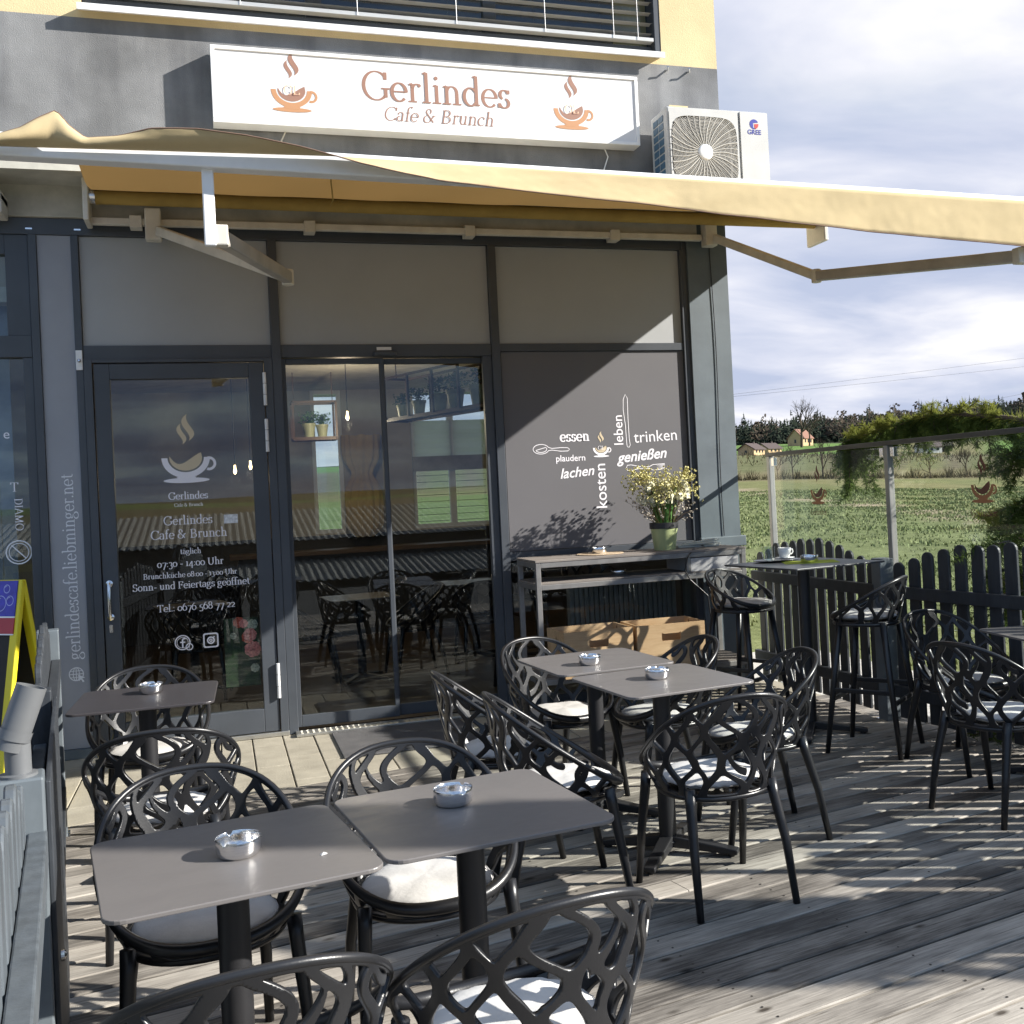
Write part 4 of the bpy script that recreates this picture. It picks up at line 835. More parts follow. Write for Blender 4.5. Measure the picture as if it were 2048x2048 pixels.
# ------------------------------------------------------------------ folding arm awning
aw = thing('folding_awning', 'folding arm awning with faded yellow cloth and white front bar over the terrace', 'awning')
part('square_bar', m_offw, (.09, 4.46, -.145, -.10, 3.468, 3.513), parent=aw, bevel=.004)
part('end_plate', m_offw, (.065, .10, -.30, -.06, 3.455, 3.73), parent=aw, bevel=.008); part('end_plate', m_offw, (5.43, 5.465, -.33, -.06, 3.45, 3.72), parent=aw, bevel=.008)
for x in (.33, 1.45, 2.58, 3.70): MB().box(x, x+.075, -.16, -.056, 3.45, 3.53).build('wall_bracket', m_offw, aw, bevel=.004)
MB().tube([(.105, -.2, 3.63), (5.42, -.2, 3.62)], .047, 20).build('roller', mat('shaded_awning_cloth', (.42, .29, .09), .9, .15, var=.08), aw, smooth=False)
MB().tube([(.10, -.2, 3.63), (.135, -.2, 3.63)], .052, 20).build('roller_cap', m_steel, aw)
bar0, bar1 = Vector((-.35, -2.815, 3.110)), Vector((5.56, -2.815, 3.0205))
MB().bar(bar0, bar1, .085, .098).build('front_bar', m_white, aw, bevel=.008)
def cloth():
    nx, ny = 90, 24; vs = []
    for i in range(nx+1):
        u = i/nx
        for j in range(ny+1):
            v = j/ny; xa = .12+.17*v; x = xa+(5.42-xa)*u; zf = 3.15-.0155*(x+.35)-.02
            z = 3.675+(zf-3.675)*v - .055*math.sin(math.pi*v)*(.5+.5*math.sin(2.6*u+1)) - .006*math.sin(u*44)*math.sin(math.pi*v); vs.append((x, -.2+(-2.60)*v, z))
    fs = [(i*(ny+1)+j, (i+1)*(ny+1)+j, (i+1)*(ny+1)+j+1, i*(ny+1)+j+1) for i in range(nx) for j in range(ny)]
    mb = MB(); mb.v = vs; mb.f = fs; return mb
mt = bpy.data.materials.new('awning_fabric_translucent'); mt.use_nodes = True; nt = mt.node_tree; nt.nodes.clear(); L = nt.links.new
o_ = nd(nt, 'ShaderNodeOutputMaterial'); d_ = nd(nt, 'ShaderNodeBsdfDiffuse', i_Color=(.52, .385, .20, 1)); t_ = nd(nt, 'ShaderNodeBsdfTranslucent', i_Color=(.48, .26, .075, 1)); x_ = nd(nt, 'ShaderNodeMixShader', i_0=.13)
L(d_.outputs[0], x_.inputs[1]); L(t_.outputs[0], x_.inputs[2]); L(x_.outputs[0], o_.inputs[0])
cl = cloth().build('awning_cloth', mt, aw, smooth=True, recalc=False)
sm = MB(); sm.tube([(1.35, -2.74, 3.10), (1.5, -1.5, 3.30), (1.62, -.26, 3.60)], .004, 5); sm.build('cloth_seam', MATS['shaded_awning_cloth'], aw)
def valance():
    """one sheet along the front bar: hangs down on the right, blown forwards and up on the left"""
    xs = [-.02, .10, .17, .225, .27, .33, .45, .6, .8, 1.0, 1.2, 1.45, 1.8, 2.4, 3.0, 4.0, 5.44]
    ph = [12, 40, 62, 72, 50, 30, 26, 32, 32, 24, 4, -30, -60, -76, -82, -86, -87]
    ln = [.06, .09, .125, .15, .10, .06, .08, .115, .12, .11, .105, .10, .11, .13, .155, .215, .268]
    mb = MB(); nx, ny = 320, 12; hb = []
    for i in range(nx+1):
        x = -.02+5.46*i/nx; f = R(float(np.interp(x, xs, ph))); l = float(np.interp(x, xs, ln)); fl = max(0, 1-x/1.35); za = 3.112-.0172*(x-1.37)-.048*fl
        for j in range(ny+1):
            v = j/ny; wv = (.022*noise.noise((x*1.3, v*.5, 3.1))+.010*noise.noise((x*4.1+v*.6, v*.9, 7.7)))*v+(.0035*noise.noise((x*8+v*2.5, v*2.2, 1.3))+.0016*noise.noise((x*21, v*6, 5)))*min(1, 3*v)
            y = -2.868-math.cos(f)*l*v+wv-.05*fl*math.sin(math.pi*v); z = za+math.sin(f)*l*v-.02*fl*math.sin(math.pi*min(1, v*1.2))
            mb.v.append((x+.02*v*math.sin(x*5), y, z))
        hb.append(mb.v[-1])
    mb.f = [(i*(ny+1)+j, i*(ny+1)+j+1, (i+1)*(ny+1)+j+1, (i+1)*(ny+1)+j) for i in range(nx) for j in range(ny)]
    o = mb.build('valance', m_awn, aw, smooth=True, recalc=False); o.modifiers.new('s', 'SOLIDIFY').thickness = .0015
    MB().tube(hb, .0032, 5).build('hem', mat('brown_hem', (.18, .11, .075), .9), aw)
valance()
def arm(sh, el, hand, hx, ztop):
    a = MB(); a.box(sh[0]-.05, sh[0]+.05, -.19, -.10, sh[2]-.10, sh[2]+.11); ao = a.build('arm', m_offw, aw, bevel=.008)
    s = Vector(sh)+Vector((.03, -.07, -.04)); e = Vector(el); h = Vector(hand)
    MB().bar(s, e, .045, .062).build('upper_arm', m_offw, ao, bevel=.01)
    f = MB().bar(e, h, .055, .07).build('forearm', mat('greige_enamel', (.42, .39, .35), .45), ao, bevel=.01)
    j = MB().lathe([(.034, -.045), (.034, .045)], 18, Matrix.Translation(e), True, True); j.box(h.x-.04, h.x+.04, h.y-.04, h.y+.02, h.z-.045, h.z+.045, None)
    j.build('joint', m_offw, ao, bevel=.006)
    v = MB().bar((hx, -2.80, h.z-.05), (hx, -2.80, ztop), .05, .035, up=(0, 1, 0)); v.box(hx-.11, hx+.10, -2.835, -2.775, ztop-.035, ztop); v.build('drop_bracket', m_white, ao, bevel=.006)
arm((.475, -.11, 3.465), (1.24, -1.35, 2.885), (.855, -2.77, 2.765), .82, 3.105)
arm((4.52, -.11, 3.52), (4.735, -1.30, 2.955), (5.13, -2.77, 2.765), 5.15, 3.04)
na = thing('rolled_awning', 'closed cream awning cassette at the left picture edge above the side window', 'awning')
part('cassette', m_offw, (-3, -.40, -.32, -.06, 3.565, 3.635), parent=na, bevel=.012); MB().tube([(-3, -.25, 3.53), (-.43, -.25, 3.53)], .025, 12).build('front_bar', m_offw, na); part('end_cap', m_offw, (-.45, -.40, -.29, -.06, 3.49, 3.62), parent=na, bevel=.01)
# ------------------------------------------------------------------ console table, crates, flowers
cn = thing('console_table', 'long narrow console table of steel tube with grey boards under the lettered panel', 'console table')
m_tube = mat('raw_steel_tube', (.30, .29, .28), .42, .5, metal=.6, var=.12, vs=12.); m_gb = wood_boards('grey_oiled_board', (.17, .15, .135), (.30, .27, .245), .5, grain=(2, 30, 30), knots=False)
fm = MB(); k = .036; CX0, CX1, CY0, CY1, CZ = 2.855, 4.46, -.60, -.115, 1.112
for x in (CX0, CX1-k):
    for y in (CY0, CY1-k): fm.box(x, x+k, y, y+k, 0, CZ-.018)
for z in (CZ-.054, .905):
    for y in (CY0, CY1-k): fm.box(CX0+k, CX1-k, y, y+k, z, z+k)
    for x in (CX0, CX1-k): fm.box(x, x+k, CY0+k, CY1-k, z, z+k)
for x in (CX0, CX1-k): fm.box(x, x+k, CY0+k, CY1-k, .25, .25+k)
for y in (CY0, CY1-k): fm.box(CX0+k, CX1-k, y, y+k, .25, .25+k)
fm.build('frame', m_tube, cn, bevel=.003)
part('top_board', m_gb, (CX0-.004, CX1+.004, CY0-.004, CY1+.002, CZ-.0175, CZ), parent=cn, bevel=.003); part('shelf', m_gb, (CX0+.002, CX1-.002, CY0+.004, CY1, .9415, .955), parent=cn, bevel=.002); part('lower_shelf', m_gb, (CX0+.002, CX1-.002, CY0+.004, CY1, .2865, .30), parent=cn)
dw = part('drawer', mat('light_grey_box', (.42, .41, .41), .5, .4, var=.05), (4.02, 4.40, CY0+.008, CY1-.04, .956, 1.052), parent=cn, bevel=.003); part('drawer_post', m_tube, (3.985, 4.015, CY0, CY0+.035, .956, 1.0575), parent=cn, bevel=.003)
m_pine = wood_boards('pine_board', (.42, .27, .145), (.66, .48, .29), .11, grain=(2.5, 22, 22), rough=.6)
def crate(x, y, rz, lab, z=.3005):
    t = thing('wooden_crate', lab, 'crate', (x, y, z), rz, 'pine crates under the console'); w, d, h, k = .51, .36, .315, .012
    n = 14; f = MB(); L0, L1, B0, B1 = -.072, .072, h-.118, h-.062
    hole = [(L0+.006, B0), (L1-.006, B0), (L1, B0+.01), (L1, B1), (L1-.02, B1-.006), (L0+.02, B1-.006), (L0, B1), (L0, B0+.01)]; out = [(-w/2, 0), (w/2, 0), (w/2, h*.45), (w/2, h), (w/2*.3, h), (-w/2*.3, h), (-w/2, h), (-w/2, h*.45)]
    for y0 in (-d/2, d/2-k):
        f = MB()
        m_ = len(hole)
        f.add([(a, y0, b) for a, b in out]+[(a, y0, b) for a, b in hole]+[(a, y0+k, b) for a, b in out]+[(a, y0+k, b) for a, b in hole],
              [(i, (i+1) % m_, m_+(i+1) % m_, m_+i) for i in range(m_)]+[(2*m_+i, 3*m_+i, 3*m_+(i+1) % m_, 2*m_+(i+1) % m_) for i in range(m_)]+[(m_+i, m_+(i+1) % m_, 3*m_+(i+1) % m_, 3*m_+i) for i in range(m_)]+[(i, 2*m_+i, 2*m_+(i+1) % m_, (i+1) % m_) for i in range(m_)])
        f.build('end_board', m_pine, t)
    for x0 in (-w/2, w/2-k): MB().box(x0, x0+k, -d/2+k, d/2-k, .001, h).build('side_board', m_pine, t, bevel=.002)
    MB().box(-w/2+k, w/2-k, -d/2+k, d/2-k, 0.001, .01).build('base_board', m_pine, t); return t
crate(3.245, -.53, R(1.5), 'sunlit pine crate with hand hole, the one beside the console leg'); crate(3.795, -.535, R(-2), 'half shaded pine crate with knots, the one next to the bar stool')
def flowers(t, h0):
    rs = random.Random(11); st = MB(); lf = MB(); fl = MB(); bl = MB(); bud = MB()
    def blob(mb, p, r, n=9):
        for _ in range(n):
            d = Vector((rs.gauss(0, 1), rs.gauss(0, 1), rs.gauss(0, 1))).normalized(); a = d.orthogonal().normalized(); b = d.cross(a); q = p+d*r*rs.uniform(.3, 1); s = r*rs.uniform(.5, .9)
            mb.add([q+a*s, q+b*s, q-a*s, q-b*s], [(0, 1, 2, 3)])
    for i in range(260):                                   # green stalk leaves
        a = rs.uniform(0, 6.28); r = rs.uniform(0, .07); b = Vector((r*math.cos(a), r*math.sin(a), h0)); hh = rs.uniform(.16, .34); o = Vector((math.cos(a), math.sin(a), 0))*rs.uniform(.0, .13)
        s = Vector((-math.sin(a), math.cos(a), 0))*.0055; m1 = b+o*.35+Vector((0, 0, hh*.6)); tp = b+o+Vector((0, 0, hh)); lf.add([b-s, b+s, m1+s, m1-s, tp], [(0, 1, 2, 3), (3, 2, 4)])
    for i in range(34):                                   # woody twigs with pale catkins
        a = rs.uniform(0, 6.28); b = Vector((.05*math.cos(a), .05*math.sin(a), h0)); tp = b+Vector((math.cos(a)*rs.uniform(.1, .27), math.sin(a)*rs.uniform(.05, .2), rs.uniform(.06, .30)))
        st.tube([b, b.lerp(tp, .5)+Vector((0, 0, .03)), tp], [.0022, .0018, .001], 4)
        for k in range(7): blob(bud, b.lerp(tp, rs.uniform(.45, 1.02))+Vector((rs.gauss(0, .006), rs.gauss(0, .006), rs.gauss(.008, .006))), .007, 6)
    for i in range(64):                                   # yellow sprays
        a = rs.uniform(0, 6.28); b = Vector((.04*math.cos(a), .04*math.sin(a), h0)); tp = b+Vector((math.cos(a)*rs.uniform(.03, .24), math.sin(a)*rs.uniform(.02, .16), rs.uniform(.22, .42)))
        st.tube([b, b.lerp(tp, .6)+Vector((0, 0, .03)), tp], [.0018, .0014, .0008], 4)
        for k in range(15): blob(fl, tp+Vector((rs.gauss(0, .03), rs.gauss(0, .02), rs.gauss(0, .026))), .0085, 6)
    for i in range(46):                                   # white daffodils
        a = rs.uniform(0, 6.28); p = Vector((math.cos(a)*rs.uniform(.04, .2), -abs(math.sin(a))*rs.uniform(.02, .14), h0+rs.uniform(.16, .33))); blob(bl, p, .028, 24)
    st.build('stems', mat('twig_brown', (.16, .10, .05), .8), t); lf.build('leaves', mat('fresh_green', (.07, .17, .035), .5), t); fl.build('yellow_blossom', mat('yellow_blossom', (.56, .52, .22), .7), t); bl.build('pale_blossom', mat('cream_petals', (.80, .77, .56), .7), t); bud.build('catkins', mat('catkin', (.55, .50, .42), .9), t)
fp_ = thing('flower_pot', 'pale green pot of yellow and cream spring flowers on the console', 'flower pot', (3.925, -.36, 1.1125))
MB().lathe([(.002, .003), (.074, .003), (.078, .0), (.1, .158), (.104, .16), (.106, .197), (.101, .2), (.096, .17), (.002, .17)], 40).build('pot', mat('lime_ceramic', (.36, .41, .20), .35, .5, var=.05), fp_, es=35)
MB().lathe([(.1045, .158), (.107, .16), (.1075, .199), (.102, .202), (.098, .175)], 40).build('inner_rim', m_iron, fp_); flowers(fp_, .17)
o = MB().lathe([(.002, 0), (.17, 0), (.173, .003), (.17, .0055), (.002, .0055)], 40, cap0=True).build('round_board', mat('pale_wood', (.48, .37, .25), .6, stretch=(1, 12, 1)), None); o.location = (3.42, -.34, 1.1126); tag(o, 'round pale wooden board under the ashtray on the console', 'place mat')
cl_ = MB(); cl_.box(-.16, .16, -.1, .1, 0, .02)
for k in range(6):
    a = Vector((-.13+.02*k, -.08+.02*k, .02+.008*math.sin(k))); cl_.bar(a, a+Vector((.24, .015*k-.05, .012+.02*math.sin(k*2))), .035, .012)
o = cl_.build('folded_cloth', mat('pale_linen', (.50, .52, .48), .9, var=.15), None, bevel=.006); o.location = (4.22, -.25, 1.1126); o.rotation_euler.z = -.15; tag(o, 'crumpled pale grey cloth lying on the console beside the flower pot', 'cloth')
# high table setting
pm = MB().box(-.165, .165, -.115, .115, 0, .0022).build('place_mat', mat('lime_felt', (.38, .45, .07), .95, .1, bump=.2, bs=300.), None); pm.location = (4.31, -1.74, 1.0603); pm.rotation_euler.z = R(-22); tag(pm, 'lime green felt place mat on the high table', 'place mat')
tr = MB().lathe([(.002, .0), (.10, .0), (.135, .008), (.138, .011), (.132, .011), (.1, .004), (.002, .004)], 44, Matrix.Diagonal((1.15, .8, 1, 1))).build('tray', mat('black_lacquer', (.02, .02, .022), .25), None, smooth=True); tr.location = (4.20, -1.52, 1.0628); tag(tr, 'oval black serving tray with cup and glass on the high table', 'tray')
m_porc = mat('white_porcelain', (.8, .8, .78), .15, .5, var=.02)
cp = thing('coffee_cup', 'white coffee cup on its saucer, on the tray of the high table', 'cup', (4.27, -1.50, 1.0670))
MB().lathe([(.002, .006), (.03, .006), (.062, .014), (.064, .016), (.03, .011), (.002, .011)], 36).build('saucer', m_porc, cp, smooth=True)
MB().lathe([(.022, .012), (.03, .016), (.040, .045), (.044, .078), (.0415, .078), (.037, .046), (.026, .02), (.002, .018)], 36).build('bowl', m_porc, cp, smooth=True); MB().tube([(.040, 0, .064), (.058, 0, .066), (.062, 0, .05), (.052, 0, .036), (.037, 0, .035)], .004, 8).build('handle', m_porc, cp, smooth=True)
def tumbler(x, y, lab, h=.095):
    g = MB().lathe([(.002, .0), (.027, .0), (.033, h), (.031, h), (.0255, .008), (.002, .008)], 12).build('water_glass', m_cglass, None); g.location = (x, y, 1.0670); tag(g, lab, 'glass', 'glasses on the tray')
tumbler(4.15, -1.53, 'faceted empty water glass at the front of the black tray'); tumbler(4.16, -1.47, 'second water glass behind the first on the black tray', .088)
# door mat, cables
o = MB().box(1.47, 2.36, -.93, -.17, 0, .011).build('door_mat', mat('grey_ribbed_mat', (.13, .128, .13), .95, .1, bump=.8, bs=260., var=.1), None, bevel=.004); tag(o, 'grey ribbed door mat lying before the sliding glass door', 'door mat')
o = MB().tube([(4.565+.008*math.sin(z*3), -.058, z) for z in np.linspace(3.5, 1.17, 24)], .0035, 6).build('black_cable', m_iron, None); tag(o, 'thin black cable hanging down the blue grey corner pillar', 'cable')
o = MB().tube([(4.27, -.2, 1.13), (4.20, -.45, 1.122), (4.05, -.58, 1.118), (3.98, -.63, 1.06), (3.96, -.62, .97), (4.0, -.615, .90), (4.12, -.64, .78), (4.16, -.62, .45), (4.2, -.58, .05)], .005, 6).build('console_cable', m_iron, None); tag(o, 'black power cable drooping from the console table to the floor', 'cable')
# ------------------------------------------------------------------ picket fences
GF = 'dark picket fences round the terrace'
def picket_fence(p0, p1, n, ztop, zarch, lab, mt=m_picket, posts=(0,), side=1, z0=.035, zpost=1.02, arch=None):
    p0, p1 = Vector((*p0, 0)), Vector((*p1, 0)); L = (p1-p0).length; d = (p1-p0)/L; ang = math.atan2(d.y, d.x)
    t = thing('picket_fence', lab, 'fence', p0, ang, GF); w = L/n
    for k in range(n):
        x = (k+.5)*w; q = (k+.5)/n; z = ztop+(zarch-ztop)*math.sin(math.pi*q)**.8 + random.uniform(-.013, .011); hw = w*.5-.0185; r = hw*.95
        pl = [(x-hw, z0), (x+hw, z0)]+[(x+hw*math.cos(R(a)), z-r+r*math.sin(R(a))) for a in range(0, 181, 20)]
        ti = random.uniform(-.009, .009); M = Matrix.Translation((x, 0, 0)) @ Matrix.Rotation(ti, 4, 'Y') @ Matrix.Translation((-x, 0, 0))
        MB().prism(pl, -.011, .011, 'y', M).build('picket', mt, t, bevel=.004, seg=1)
    for z in (.17, .80): MB().box(-.02, L+.02, side*.0125, side*.0125+side*.04, z, z+.075).build('rail', mt, t, bevel=.004)
    for x in posts:
        p = MB().box(x-.05, x+.05, -.05+side*.0, .05+side*.0, 0, zpost).build('post', mat('fence_post_grey', (.12, .14, .155), .5, .4, var=.15), t, bevel=.005)
        MB().box(x-.062, x+.062, -.062, .062, -.001, .006).build('post_foot', m_steel, t)
    return t
picket_fence((4.88, .02), (4.88, -1.62), 13, .985, 1.155, 'dark picket fence between the building corner and the fence post, behind the bar table', side=-1, posts=(1.69,), zpost=1.045)
sdir = Vector((.139, -.990)); a = Vector((4.885, -1.77))
picket_fence(a, a+sdir*1.9, 15, .995, 1.165, 'dark picket fence right of the bar stools, in front of the conifer', side=-1, posts=(1.97,))
a2 = Vector((5.14, -3.80)); picket_fence(a2, a2+Vector((0, -2.6)), 21, 1.02, 1.18, 'dark picket fence section beyond the right picture edge', side=-1, posts=(2.68,))
ld = Vector((-.119, .993)); b0 = Vector((.345, -4.955))
m_pl = mat('sunlit_grey_paint', (.088, .102, .115), .4, .4, var=.18, vs=8., bump=.06, bs=40., stretch=(3, 3, .6))  # same paint as the dark pickets, sunlight put into a lighter colour
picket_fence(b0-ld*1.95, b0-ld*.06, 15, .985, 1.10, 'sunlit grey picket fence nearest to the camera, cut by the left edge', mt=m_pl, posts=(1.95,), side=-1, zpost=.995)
gate = thing('terrace_gate', 'tall grey wooden gate seen edge on beside the front left table', 'gate', (b0.x, b0.y, 0), math.atan2(ld.y, ld.x))
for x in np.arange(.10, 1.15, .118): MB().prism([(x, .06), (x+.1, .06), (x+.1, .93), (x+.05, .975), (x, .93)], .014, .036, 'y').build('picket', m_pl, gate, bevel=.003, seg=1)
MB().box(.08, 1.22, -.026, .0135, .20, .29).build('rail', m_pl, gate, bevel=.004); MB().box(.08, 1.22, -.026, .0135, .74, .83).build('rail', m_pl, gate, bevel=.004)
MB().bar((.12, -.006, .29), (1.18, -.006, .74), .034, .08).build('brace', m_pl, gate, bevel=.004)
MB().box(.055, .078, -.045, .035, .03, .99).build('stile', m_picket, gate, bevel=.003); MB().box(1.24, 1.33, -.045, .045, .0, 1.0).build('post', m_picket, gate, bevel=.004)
MB().box(.02, 1.30, -.062, -.050, .025, .97).build('inner_board', m_picket, gate, bevel=.003); MB().lathe([(.014, 0), (.014, .008), (.006, .014)], 16, Matrix.Translation((.20, -.063, .50)) @ Matrix.Rotation(R(90), 4, 'X')).build('bolt', m_steel, gate)
MB().box(.08, 1.2, -.048, -.030, .34, .70).build('kick_board', m_picket, gate, bevel=.003)
b3 = b0+ld*1.36; picket_fence(b3, b3+ld*1.75, 13, .985, 1.12, 'dark picket fence in shade between the grey gate and the web address panel', side=-1, posts=(1.80,))
pp = thing('pipe_elbow', 'short grey plastic pipe with a bent mouth standing on the fence post', 'pipe', (b0.x-.002, b0.y+.0, .995), .2)
m_pvc = mat('grey_pvc', (.125, .13, .135), .4, .5, var=.06)
MB().lathe([(.040, 0), (.040, .006), (.028, .008), (.027, .10)], 32, cap0=True).build('stem', m_pvc, pp, es=40)
v = MB(); Mv = Matrix.Translation((-.012, -.0, .072)) @ Matrix.Rotation(R(20), 4, 'Y'); v.lathe([(.033, -.012), (.033, .135), (.029, .135), (.029, 0)], 32, Mv, True); v.lathe([(.036, .012), (.036, .035)], 32, Mv); v.build('mouth', m_pvc, pp, es=40)
ab = thing('pavement_sign', 'yellow framed folding pavement sign with blue bubble poster behind the left fence', 'sign', (-.43, -.98, -.06), R(-40))
m_yf = mat('yellow_plastic', (.72, .60, .02), .4, .5, var=.05)
for s_ in (-1, 1):
    f = MB(); Ms = Matrix.Translation((0, 0, 1.30)) @ Matrix.Rotation(R(9.5*s_), 4, 'Y' if False else 'X')
    for b in ((-.32, -.265, -.014, .014, -1.34, 0), (.205, .26, -.014, .014, -1.34, 0), (-.265, .205, -.014, .014, -.05, 0), (-.265, .205, -.014, .014, -1.20, -1.14)): f.box(*b, Ms)
    fo = f.build('frame', m_yf, ab, bevel=.006); MB().box(-.264, .204, -.004, .004, -1.139, -.0505, Ms).build('board', mat('chalkboard', (.015, .015, .016), .7), fo)
    if s_ < 0:
        Mp = Ms @ Matrix.Translation((0, -.0065, 0)); MB().box(-.31, .235, -.0195, -.009, -.20, -.005, Ms).build('poster', mat('blue_print', (.04, .04, .42), .4, var=.2, vs=20.), fo); MB().box(-.31, .235, -.0195, -.009, -.295, -.2085, Ms).build('red_band', mat('red_print', (.40, .03, .05), .4), fo)
        MB().box(-.31, .235, -.0192, -.009, -.2084, -.2002, Ms).box(-.31, .235, -.0192, -.009, -.302, -.2952, Ms).build('white_line', m_white, fo)
        bb = MB()
        for x, z, r in ((.16, -.05, .022), (.12, -.13, .042), (.19, -.115, .026), (.05, -.06, .03), (-.03, -.12, .05)):
            st = [ring(x, z, r, r, 0, 360, .005), ring(x-.2*r, z+.2*r, r*.5, r*.5, 60, 170, .004)]; place2d(bb, st, lambda u, v, d: Ms @ Vector((u, -.0200-d, v)))
        bb.build('bubbles', mat('pale_blue_print', (.35, .38, .7), .5), fo, recalc=False)
# ------------------------------------------------------------------ glass windscreen
ws = thing('glass_windscreen', 'clear glass windscreen on steel posts outside the picket fence, printed with brown cups', 'windscreen')
m_post = mat('dull_steel_tube', (.34, .34, .33), .42, .5, metal=.5, var=.08)
WX = 5.02; ys = [-.02, -1.60, -3.18, -4.76]
for y in ys: MB().box(WX-.022, WX+.022, y-.022, y+.022, -.3, 1.775).build('post', m_post, ws, bevel=.003)
MB().box(WX-.02, WX+.02, -4.9, .02, 1.776, 1.806).build('top_rail', mat('dark_steel', (.11, .105, .095), .5, metal=.3), ws, bevel=.003)
for a, b in zip(ys, ys[1:]):
    MB().box(WX-.004, WX+.004, b+.03, a-.03, .62, 1.765).build('pane', m_cglass, ws)
    for y in (a-.06, b+.06): MB().box(WX-.014, WX+.014, y-.02, y+.02, 1.70, 1.762).build('clamp', m_steel, ws, bevel=.002)
m_db = mat('dark_brown_print', (.16, .065, .04), .6, var=.02); m_ob = mat('rust_print', (.40, .17, .075), .6, var=.02)
for y in (-.715, -2.50):
    cup_logo(ws, WX-.006, 1.42, y, .185, m_ob, m_db, m_db, yz=True)
    st, wd = pen('Gerlindes', .08, .035); g = MB(); sc = .22/wd; place2d(g, st, lambda u, v, d: (WX-.006-d, y-(u-wd/2)*sc, 1.315+v*sc)); g.build('lettering', m_db, ws, recalc=False)
# ------------------------------------------------------------------ inside the café (seen through the glass)
m_dkw = mat('dark_walnut', (.10, .055, .028), .5, var=.15)
def hanging_shelf(p, q, h, lab, pots):
    p, q = Vector(p), Vector(q); d = (q-p); L = d.length; t = thing('hanging_shelf', lab, 'shelf', p, math.atan2(d.y, d.x), 'hanging plant shelves inside')
    f = MB(); k = .022; D = .26
    for y in (0, D):
        for z in (0, h): f.bar((0, y, z), (L, y, z), k, k)
        for x in np.linspace(0, L, max(2, int(L/.42)+1)): f.bar((x, y, 0), (x, y, h), k, k, up=(0, 1, 0))
    for x in (0, L):
        for z in (0, h): f.bar((x, 0, z), (x, D, z), k, k)
    for x in (0.02, L-.02): f.bar((x, D/2, h), (x, D/2, 3.0-p.z), .008, .008, up=(0, 1, 0))
    f.build('frame', m_dkw, t); MB().box(0, L, .0, D, .012, .026).build('board', m_dkw, t)
    for i, (x, s, lb) in enumerate(pots):
        w = p+d.normalized()*x+Vector((-d.y, d.x, 0)).normalized()*D/2
        o = thing('potted_plant', lb, 'plant', (w.x, w.y, p.z+.0265), 0, 'potted herbs on the hanging shelves')
        MB().lathe([(.002, 0), (.05*s, 0), (.068*s, .12*s), (.074*s, .122*s), (.076*s, .15*s), (.068*s, .15*s), (.002, .13*s)], 20).build('pot', mat('pale_green_pot', (.40, .42, .26), .5), o)
        lf = MB(); rs = random.Random(i)
        for k2 in range(130):
            a = rs.uniform(0, 6.28); rr = rs.uniform(0, .11*s); c = Vector((rr*math.cos(a), rr*math.sin(a), .15*s+rs.uniform(0, .13*s))); a1 = Vector((rs.gauss(0, 1), rs.gauss(0, 1), rs.gauss(0, .5))).normalized(); b1 = a1.orthogonal().normalized(); lf.add([c-a1*.022, c+b1*.012, c+a1*.022, c-b1*.012], [(0, 1, 2, 3)])
        lf.build('leaves', mat('herb_green', (.06, .13, .03), .5), o)
hanging_shelf((2.42, 2.95, 2.36), (3.06, 1.35, 2.36), .42, 'long walnut hanging shelf with five potted herbs behind the sliding door', [(.12, .85, 'small potted herb at the far end of the long hanging shelf'), (.42, .95, 'pale green pot second from the far end of the long shelf'), (.78, 1.15, 'bushy herb pot left of centre on the long shelf'), (1.05, 1.2, 'bushiest herb pot in the middle of the long shelf'), (1.42, 1.2, 'wide green pot at the near end of the long shelf')])
hanging_shelf((1.60, 4.0, 2.27), (2.05, 4.0, 2.27), .40, 'small square hanging shelf with two plants deep inside the café', [(.17, 1.0, 'left plant on the small square hanging shelf'), (.31, .9, 'right plant on the small square hanging shelf')])
cu = MB(); n = 80; hs = 26
for j in range(hs+1):
    v = j/hs; z = 2.40-1.25*v; w = .215*(1-.42*math.exp(-((v-.38)/.10)**2))*(1-.55*max(0, (v-.86)/.14)**2)
    for i in range(n): a = 2*math.pi*i/n; r = w*(1+.10*math.sin(a*11+v*3)+.05*math.sin(a*5-v*6)); cu.v.append((2.52+r*math.cos(a), 5.70+.5*r*math.sin(a), z+.01*math.sin(a*7)))
cu.f = [(j*n+i, j*n+(i+1) % n, (j+1)*n+(i+1) % n, (j+1)*n+i) for j in range(hs) for i in range(n)]
tag(cu.build('gathered_curtain', voile('ochre_voile', (.62, .46, .20), .35), None, smooth=True), 'ochre gathered curtain tied in the middle between the rear windows', 'curtain')
rd = MB()
for k in range(22): rd.box(3.42+k*.042, 3.42+k*.042+.034, .42, .50, .18, .88)
rd.box(3.40, 4.35, .43, .49, .2, .24).box(3.40, 4.35, .43, .49, .82, .86)
tag(rd.build('radiator', mat('radiator_white', (.34, .35, .35), .5), None, bevel=.004), 'ribbed radiator behind the lower pane under the lettered panel', 'radiator')
for x, y, rz, lab in ((1.95, 1.9, .1, 'bistro table inside, straight behind the sliding door'), (3.15, 2.6, -.1, 'bistro table inside below the long hanging shelf'), (.55, 2.3, .2, 'bistro table inside behind the entrance door')):
    dup(tab0, (x, y, 0.0), rz, lab, 'tables inside the café')
for x, y, a_, lab in ((1.5, 1.75, 0, 'armchair inside on the left of the table behind the sliding door'), (2.45, 2.0, 185, 'armchair inside on the right of the table behind the sliding door'), (3.1, 2.1, 85, 'armchair inside below the long hanging shelf'), (.6, 1.85, 88, 'armchair inside behind the entrance door')):
    dup(ch0, (x, y, 0), R(a_-90), lab, 'armchairs inside the café')
